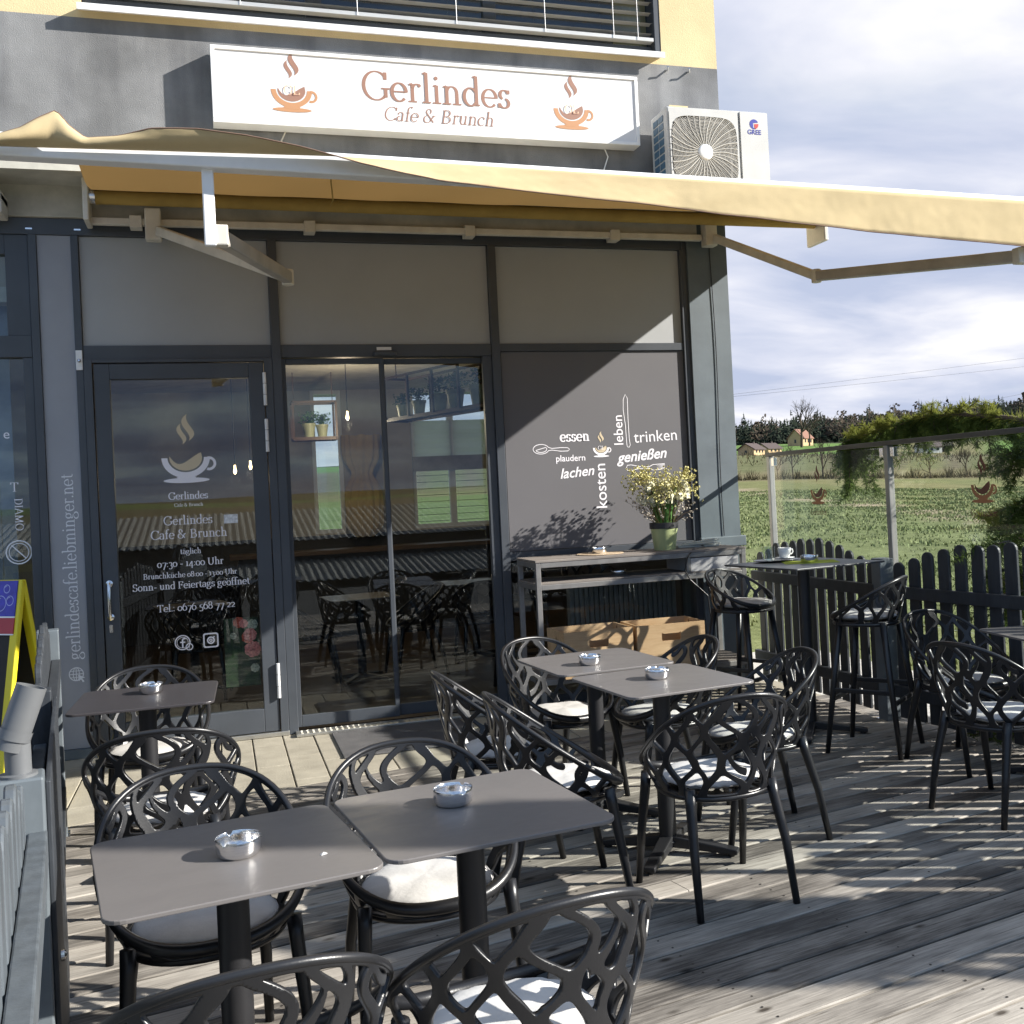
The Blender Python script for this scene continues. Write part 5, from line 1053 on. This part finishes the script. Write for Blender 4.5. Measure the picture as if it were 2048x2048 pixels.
for x, lab in ((3.12, 'dark bar stool inside behind the lower pane, nearest to the sliding door'), (3.72, 'dark bar stool inside behind the lower pane, before the radiator')): dup(st0, (x, .75, 0), R(180), lab, 'bar stools inside the café')
m_bulb = bpy.data.materials.new('lit_bulb'); m_bulb.use_nodes = True; m_bulb.node_tree.nodes['Principled BSDF'].inputs['Emission Color'].default_value = (1, .7, .35, 1); m_bulb.node_tree.nodes['Principled BSDF'].inputs['Emission Strength'].default_value = 4.
for i, (x, y, z, lb) in enumerate(((.98, 3.6, 1.95, 'lit pendant bulb inside just right of the steaming cup of the door'), (1.14, 3.9, 2.0, 'lit pendant bulb inside farther right of the steaming cup of the door'), (2.1, 3.4, 2.45, 'lit pendant bulb inside behind the sliding door'))):
    pb = thing('pendant_lamp', lb, 'lamp', (x, y, z), 0, 'pendant lamps inside the café'); MB().lathe([(.002, -.034), (.014, -.02), (.017, 0), (.011, .025), (.009, .06)], 16).build('bulb', m_bulb, pb, smooth=True); MB().tube([(0, 0, .06), (0, 0, 3.0-z)], .004, 6).build('cable', m_iron, pb)
    ld_ = bpy.data.lights.new('bulb_light', 'POINT'); ld_.energy = 1.2 if i < 2 else 11; ld_.color = (1, .80, .56); ld_.shadow_soft_size = .05; lo_ = bpy.data.objects.new('bulb_light', ld_); COL.objects.link(lo_); lo_.parent = pb; lo_.location = (0, 0, -.09)
ct = thing('long_counter', 'long dark counter along the rear wall inside the café', 'counter', (0, 0, 0)); MB().box(.9, 4.2, 5.1, 5.6, .98, 1.03).build('counter_top', m_dkw, ct, bevel=.004); MB().box(1.0, 4.1, 5.2, 5.55, 0, .979).build('counter_front', mat('dark_front', (.03, .03, .03), .6), ct)
ps = thing('flower_poster', 'dark flower print with pink blossoms behind the lower right of the entrance door', 'poster', (0, 0, 0)); MB().box(.80, 1.03, .046, .05, .35, .82).build('sheet', mat('dark_leaf_print', (.012, .02, .012), .5, var=.5, vs=25., col2=(.03, .06, .02)), ps)
rs = random.Random(5)
for nm, colr, lst in (('pink_flower', (.80, .26, .24), ((.985, .60, .055), (.93, .78, .03), (.97, .70, .045))), ('red_flower', (.60, .10, .06), ((.90, .79, .038), (.955, .685, .04))), ('white_flower', (.45, .45, .36), ((.99, .77, .035), (.995, .47, .03), (.86, .70, .022)))):
    g = MB()
    for i, (x, z, r) in enumerate(lst):
        pet = []
        for k in range(7):
            a = k*.9+i; c_ = (x+.55*r*math.cos(a), z+.55*r*math.sin(a)); pet.append([(c_[0]+.5*r*math.cos(b), c_[1]+.5*r*math.sin(b)) for b in np.arange(0, 6.2, .7)])
        place2d(g, pet, lambda u, v, d: (u, .0455-d-.001*i, v), .0002)
    g.build(nm, mat(nm, colr, .5, var=.4, vs=70.), ps, recalc=False)
# ------------------------------------------------------------------ conifer by the windscreen, columnar hedge trees beyond
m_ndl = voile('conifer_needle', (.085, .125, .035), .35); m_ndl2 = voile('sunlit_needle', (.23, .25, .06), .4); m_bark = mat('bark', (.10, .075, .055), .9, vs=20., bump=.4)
def needles(mb, pts, n, ln, rs, spread=.9, wd=.0035):
    P = [Vector(p) for p in pts]
    for _ in range(n):
        k = rs.randrange(len(P)-1); t = rs.random(); p = P[k].lerp(P[k+1], t); d = (P[k+1]-P[k]).normalized()
        v = Vector((rs.gauss(0, 1), rs.gauss(0, 1), rs.gauss(0, 1))); v -= d*v.dot(d); v = (v.normalized()*spread+d*rs.uniform(.3, .9)).normalized(); s = v.cross(Vector((rs.gauss(0, 1), rs.gauss(0, 1), rs.gauss(0, 1)))).normalized()*wd; q = p+v*ln*rs.uniform(.6, 1.15)
        mb.add([p-s, p+s, q], [(0, 1, 2)])
def conifer():
    rs = random.Random(21); t = thing('conifer_tree', 'dark conifer behind the fence whose long branch hangs over the windscreen rail', 'tree'); bx, by = 5.66, -2.38
    MB().tube([(bx, by, -.4), (bx+.02, by, .8), (bx-.03, by+.03, 1.7), (bx-.1, by+.12, 2.05)], [.07, .06, .04, .02], 10).build('trunk', m_bark, t)
    lm = MB(); nd_ = MB(); n2 = MB()
    main = [(bx-.02, by+.0, 1.55), (5.55, -2.55, 1.80), (5.38, -2.35, 1.885), (5.32, -1.95, 1.945), (5.28, -1.68, 1.955), (5.26, -1.32, 1.925), (5.26, -1.02, 1.88), (5.27, -.78, 1.86)]
    lm.tube(main, [.022, .02, .017, .014, .011, .009, .006, .003], 7); needles(n2, main[1:], 1100, .075, rs)
    M_ = [Vector(p) for p in main]
    for i in range(64):                                          # hanging side twigs along the arch
        k = rs.uniform(1.2, len(M_)-1.01); a = M_[int(k)].lerp(M_[int(k)+1], k-int(k)); f = (k/len(M_)); dn = rs.uniform(.06, .22) if rs.random() < .55 else rs.uniform(.2, .5)*(1.0 if f > .60 else .3)
        o = Vector((rs.gauss(0, .06), rs.gauss(.05, .10), -dn)); m1 = a+Vector((o.x*.6, o.y*.8+.04, -dn*.3)); lm.tube([a, m1, a+o], [.006, .004, .002], 5); needles(nd_, [a, m1, a+o], int(90+420*dn), .055, rs)
        for _ in range(int(2+dn*16)):
            q = rs.random(); s0 = a.lerp(m1, q*2) if q < .5 else m1.lerp(a+o, q*2-1); e2 = s0+Vector((rs.gauss(0, .05), rs.gauss(0, .06), -rs.uniform(.03, .12))); needles(nd_, [s0, e2], 55, .05, rs)
    for i in range(46):                                          # tufts on top
        k = rs.uniform(1.0, len(M_)-1.01); a = M_[int(k)].lerp(M_[int(k)+1], k-int(k)); o = a+Vector((rs.gauss(0, .05), rs.gauss(0, .06), rs.uniform(.02, .085))); lm.tube([a, o], [.004, .002], 4); needles(n2, [a, o], 75, .05, rs)
    for i in range(150):                                         # body of the tree
        z = rs.uniform(-.2, 1.72); R0 = .62*(1-(max(0, z)/2.2)**1.8)+.12; a = rs.uniform(0, 6.283); b = Vector((bx, by, z)); L_ = R0*rs.uniform(.55, 1.0); e = b+Vector((math.cos(a)*L_, math.sin(a)*L_, rs.uniform(-.12, .12))); m1 = b.lerp(e, .55)+Vector((0, 0, .07))
        lm.tube([b, m1, e], [.012, .008, .003], 5)
        mb = n2 if rs.random() < .2 else nd_
        needles(mb, [b.lerp(m1, .4), m1, e], 190, .075, rs)
        for _ in range(5):
            q = rs.uniform(.35, 1.); s0 = b.lerp(e, q)+Vector((0, 0, .05*(1-q))); e2 = s0+Vector((rs.gauss(0, .12), rs.gauss(0, .12), rs.uniform(-.16, .04))); needles(mb, [s0, e2], 75, .065, rs)
    lm.build('limbs', m_bark, t, smooth=True); nd_.build('needles', m_ndl, t, recalc=False); n2.build('needles', m_ndl2, t, recalc=False)
conifer()
def leafy(name, lab, x, y, z0, h, w, n, m_, seed, trunk=True, lean=0., ls=.07, grp=None, shape=1.0):
    rs = random.Random(seed); t = thing(name, lab, 'tree', (x, y, z0), 0, grp); k = MB(); k.tube([(0, 0, -.2), (0, 0, h*.3), (lean, 0, h*.9)], [w*.09, w*.07, w*.015], 8)
    for i in range(26):
        a = rs.uniform(0, 6.28); z = rs.uniform(.12, .85)*h; r = w*.5*math.sin(math.pi*min(1, (z/h*.8+.2)))**.7; k.tube([(0, 0, z*.9), (r*.7*math.cos(a), r*.7*math.sin(a), z+.05*h)], [w*.025, w*.006], 5)
    k.build('trunk', m_bark, t); c = MB()
    cl = [(rs.uniform(0, 6.28), rs.random(), rs.uniform(.03, 1.)) for _ in range(70)]
    for i in range(n):
        a, rr, q = rs.choice(cl); z = q*h; r = w*.5*math.sin(math.pi*(min(.999, q*.86+.12)))**shape*(.35+.65*math.sqrt(rr)); p = Vector((r*math.cos(a)+rs.gauss(0, w*.055)+lean*q, r*math.sin(a)+rs.gauss(0, w*.055), z+rs.gauss(0, h*.028)))
        u = Vector((rs.gauss(0, 1), rs.gauss(0, 1), rs.gauss(0, 1))).normalized(); v = u.orthogonal().normalized(); c.add([p-u*ls, p+v*ls*.45, p+u*ls, p-v*ls*.45], [(0, 1, 2, 3)])
    c.build('crown', m_, t, recalc=False); return t
# two slim conifers stand beyond the right edge of the photo: their long shadows cross the deck and the front tables
for i, (x, y, h, w) in enumerate(((6.6, -6.24, 3.4, .70), (6.6, -7.42, 6.0, .34))): leafy('slim_conifer', ('slim conifer beyond the right picture edge, nearer to the building', 'slim conifer beyond the right picture edge, farther from the building')[i], x, y, -.35, h, w, 20000, m_ndl, 40+i, ls=.075, shape=.3)
# ------------------------------------------------------------------ far landscape
def forest():
    rs = random.Random(2); A = MB(); Bd = MB()
    for i in range(6500):
        az = rs.uniform(14, 56); r = 505+(rs.random()**.75)*260; p = az_pt(az, r); z = ground_h(p.x, p.y); con = (math.sin(az*1.9)+math.sin(az*.7+r*.01)+rs.gauss(0, .9)) > -.45
        h = rs.uniform(8.5, 13.5)*(1.1 if r > 640 else 1)*(1+.35*max(0, math.sin(az*5+1))*(rs.random() < .3)); w = h*(rs.uniform(.16, .23) if con else rs.uniform(.24, .34)); mb = A if con else Bd
        for k in range(30 if con else 24):
            if con: q = rs.random()**1.25; rr = w*(1-q)*rs.uniform(.5, 1.1)+.15; sz = .45+.95*(1-q); zz = h*(.08+.90*q)
            else: q = rs.random(); rr = w*math.sin(math.pi*(.15+.8*q))*rs.uniform(.4, 1.05); sz = 1.0; zz = h*(.25+.72*q)
            a_ = rs.uniform(0, 6.283); c_ = Vector((p.x+rr*math.cos(a_), p.y+rr*math.sin(a_), z+zz)); u = Vector((rs.gauss(0, 1), rs.gauss(0, 1), rs.gauss(0, 1))).normalized()*sz; v = u.orthogonal().normalized()*sz*.8
            mb.add([c_-u, c_+v, c_+u, c_-v], [(0, 1, 2, 3)])
        if con: mb.add([(p.x-.3, p.y, z+h*.82), (p.x+.3, p.y, z+h*.82), (p.x, p.y, z+h*1.02)], [(0, 1, 2)])
    a = A.build('conifer_forest', mat('far_conifer', (.026, .036, .022), .9, .1, col2=(.010, .016, .012), vs=.06), None, recalc=False); tag(a, 'dark conifer forest along the hill crest', 'forest', None, 'stuff')
    b = Bd.build('bare_woodland', mat('far_bare_wood', (.075, .06, .042), .95, .1, col2=(.04, .032, .026), vs=.05), None, recalc=False); tag(b, 'brown leafless woodland between the conifers on the hill', 'forest', None, 'stuff')
forest()
gs = MB(); rs = random.Random(31)
for i in range(70000):
    az = rs.uniform(17, 52); r = 6+84*rs.random()**.62; p = az_pt(az, r)
    if p.x < 7.3: continue
    if noise.noise((p.x*.22, p.y*.22, 4.)) + .5*noise.noise((p.x*.9, p.y*.9, 1.)) < rs.uniform(-.55, .25): continue
    z = ground_h(p.x, p.y); h = rs.uniform(.025, .075)*(1+r/120); k = .010+.0006*r
    for _ in range(2):
        a = rs.uniform(0, 6.28); dx, dy = math.cos(a), math.sin(a); q = (p.x+rs.gauss(0, .05), p.y+rs.gauss(0, .05)); l = rs.uniform(.2, .9)*h
        gs.add([(q[0]-dy*k, q[1]+dx*k, z-.01), (q[0]+dy*k, q[1]-dx*k, z-.01), (q[0]+dx*l, q[1]+dy*l, z+h)], [(0, 1, 2)])
tag(gs.build('meadow_grass', mat('grass_blades', (.215, .24, .11), .8, .2, col2=(.125, .165, .062), vs=.6), None, recalc=False), 'tufty short grass of the meadow behind the windscreen', 'grass', None, 'stuff')
m_twig = mat('bare_twigs', (.085, .068, .05), .95, .1)
def bare_tree(az, r, h, lab, seed):
    rs = random.Random(seed); p = az_pt(az, r); z = ground_h(p.x, p.y); t = thing('bare_tree', lab, 'tree', (p.x, p.y, z), 0, 'leafless trees on the far field edge'); k = MB(); c = MB()
    def grow(a, d, L, rad, dep, mb):
        e = a+d*L; mb.tube([a, e], [rad, rad*.65], 5 if dep < 2 else 3, caps=False)
        if dep < 4:
            for _ in range(3 if dep else 5): grow(a.lerp(e, rs.uniform(.55, 1)), (d+Vector((rs.gauss(0, .5), rs.gauss(0, .5), rs.gauss(.15, .3)))).normalized(), L*rs.uniform(.55, .8), rad*.55, dep+1, c)
    grow(Vector((0, 0, -.2)), Vector((rs.gauss(0, .05), 0, 1)).normalized(), h*.34, h*.022, 0, k); k.build('trunk', m_twig, t); c.build('crown', m_twig, t, recalc=False)
for i, (az, r, h, lab) in enumerate(((29.3, 160, 5.2, 'slender bare tree on the hedge line, nearest to the building'), (30.1, 165, 6.2, 'bare tree with upright twigs left of the first printed cup'), (31.6, 152, 7.2, 'spreading bare tree beside the first printed cup'), (32.5, 158, 5.6, 'low bare tree below the hanging conifer branch'), (36.9, 150, 4.6, 'small bare tree before the white farmhouse'), (38.6, 165, 5.5, 'bare tree behind the second printed cup'), (30.6, 395, 24, 'tall bare tree rising beside the orange farmhouse'), (31.0, 410, 17, 'bare tree just behind the orange farmhouse'))): bare_tree(az, r, h, lab, 60+i)
hd = MB(); rs = random.Random(9)
for i in range(9000):
    az = rs.uniform(16, 52); r = rs.uniform(150, 158) if rs.random() < .6 else rs.uniform(215, 330); p = az_pt(az, r); z = ground_h(p.x, p.y); h = rs.uniform(.3, 1.3)*(1.6 if math.sin(az*3)+math.sin(az*7.7) > .5 else .8)*(r/155)**.5
    d = Vector((rs.gauss(0, .4), rs.gauss(0, .4), 1)).normalized()*h; s = Vector((rs.gauss(0, 1), rs.gauss(0, 1), 0)).normalized()*.06*(r/155)
    hd.add([(p.x-s.x, p.y-s.y, z), (p.x+s.x, p.y+s.y, z), (p.x+d.x, p.y+d.y, z+d.z)], [(0, 1, 2)])
tag(hd.build('hedgerow', mat('dry_hedge', (.115, .09, .055), .95, .1, col2=(.06, .06, .03), vs=.3), None, recalc=False), 'dry brown hedgerow scrub along the far edge of the meadow', 'hedge', None, 'stuff')
def house(az, r, w, d, h, rh, rz, mw, mr, lab, dz=0):
    p = az_pt(az, r); z = ground_h(p.x, p.y)+dz; t = thing('farmhouse', lab, 'house', (p.x, p.y, z), R(rz)); MB().box(-w/2, w/2, -d/2, d/2, -1, h).add([(-w/2+.01, -d/2, h), (-w/2+.01, d/2, h), (-w/2+.01, 0, h+rh)], [(0, 1, 2)]).add([(w/2-.01, -d/2, h), (w/2-.01, d/2, h), (w/2-.01, 0, h+rh)], [(0, 2, 1)]).build('wall', mw, t)
    e = .4; rf = MB()
    for s in (-1, 1): rf.add([(-w/2-e, s*(d/2+e), h-rh*e/(d/2)), (w/2+e, s*(d/2+e), h-rh*e/(d/2)), (w/2+e, 0, h+rh), (-w/2-e, 0, h+rh), (-w/2-e, s*(d/2+e), h-rh*e/(d/2)+.25), (w/2+e, s*(d/2+e), h-rh*e/(d/2)+.25), (w/2+e, 0, h+rh+.25), (-w/2-e, 0, h+rh+.25)], [(0, 1, 2, 3), (4, 5, 6, 7), (0, 1, 5, 4), (1, 2, 6, 5), (0, 3, 7, 4)])
    ro = rf.build('roof', mr, t); MB().box(w*.2, w*.2+.5, -.25, .25, h+rh*.6, h+rh+.6).build('chimney', mr, ro)
    for k in range(3): MB().box(-w/2+w*(.18+.28*k), -w/2+w*(.18+.28*k)+.12*w, -d/2-.06, -d/2-.01, h*.35, h*.8).build('window', mat('far_window', (.03, .035, .04), .2), t)
    MB().box(-w/2-.06, -w/2-.01, -.35, .35, h*.35, h*.8).build('window', MATS['far_window'], t)
m_rd = mat('dark_roof_tile', (.07, .05, .045), .8); m_ro = mat('red_brown_tile', (.22, .11, .075), .8); m_hy = mat('sand_render', (.52, .36, .20), .9); m_hw = mat('white_render', (.66, .65, .62), .9)
house(28.0, 305, 6.5, 5, 1.6, 1.5, 35, m_hy, m_rd, 'low farmhouse with dark roof, nearest to the building corner'); house(28.9, 330, 6, 5, 1.5, 1.5, 20, m_hy, m_rd, 'second low farmhouse with dark roof beyond the windscreen corner')
house(30.55, 415, 7.5, 6.5, 2.8, 3.2, 30, m_hy, m_ro, 'orange farmhouse with red brown roof on the far slope'); house(36.85, 340, 6.5, 5, 1.7, 1.5, -15, m_hw, m_rd, 'white farmhouse seen above the hanging conifer branch')
p = az_pt(37.6, 345); leafy('dense_tree', 'dark round tree beside the white farmhouse', p.x, p.y, ground_h(p.x, p.y), 7.5, 6.5, 2500, MATS['far_conifer'], 77, ls=.55)
pl = thing('power_line', 'thin power cables crossing the sky above the hills', 'power line')
for a, b in (((37.8, 70, 8.47), (69.6, 70, 11.39)), ((37.8, 70, 8.35), (69.5, 70, 10.63)), ((56.3, 70, 6.6), (69.3, 70, 8.23))):
    a, b = Vector(a), Vector(b); d = b-a; pts = [a-d*.6+d*2.2*k/16 for k in range(17)]; pts = [q+Vector((0, 0, .9*((k/16-.5)**2-.02))) for k, q in enumerate(pts)]; MB().tube(pts, .012, 4, caps=False).build('cable', m_iron, pl)
# ------------------------------------------------------------------ shed behind the camera (its corrugated roof shows in the door glass)
sh = thing('corrugated_shed', 'long low shed with corrugated roof across the yard, mirrored in the door glass', 'shed'); n = 620; cr_ = MB()
for k in range(n+1):
    x = -16+k*.039; dz = .022*math.sin(k*math.pi/2.2)
    cr_.v += [(x, -19.0, .72+dz), (x, -23.5, 1.45+dz)]
cr_.f = [(2*k, 2*k+2, 2*k+3, 2*k+1) for k in range(n)]
cr_.build('roof', mat('fibre_cement', (.25, .26, .255), .7, var=.2), sh, recalc=False)
MB().box(-15.6, 7.4, -23.2, -19.35, -.4, .68).build('wall', mat('shed_wall', (.16, .15, .13), .9), sh)
cr2 = MB()
for k in range(n+1):
    x = -16+k*.039; dz = .022*math.sin(k*math.pi/2.2); cr2.v += [(x, -16.6, -.12+dz), (x, -19.0, .22+dz)]
cr2.f = [(2*k, 2*k+2, 2*k+3, 2*k+1) for k in range(n)]; cr2.build('lean_to_roof', MATS['fibre_cement'], sh, recalc=False)
bpy.context.view_layer.update()
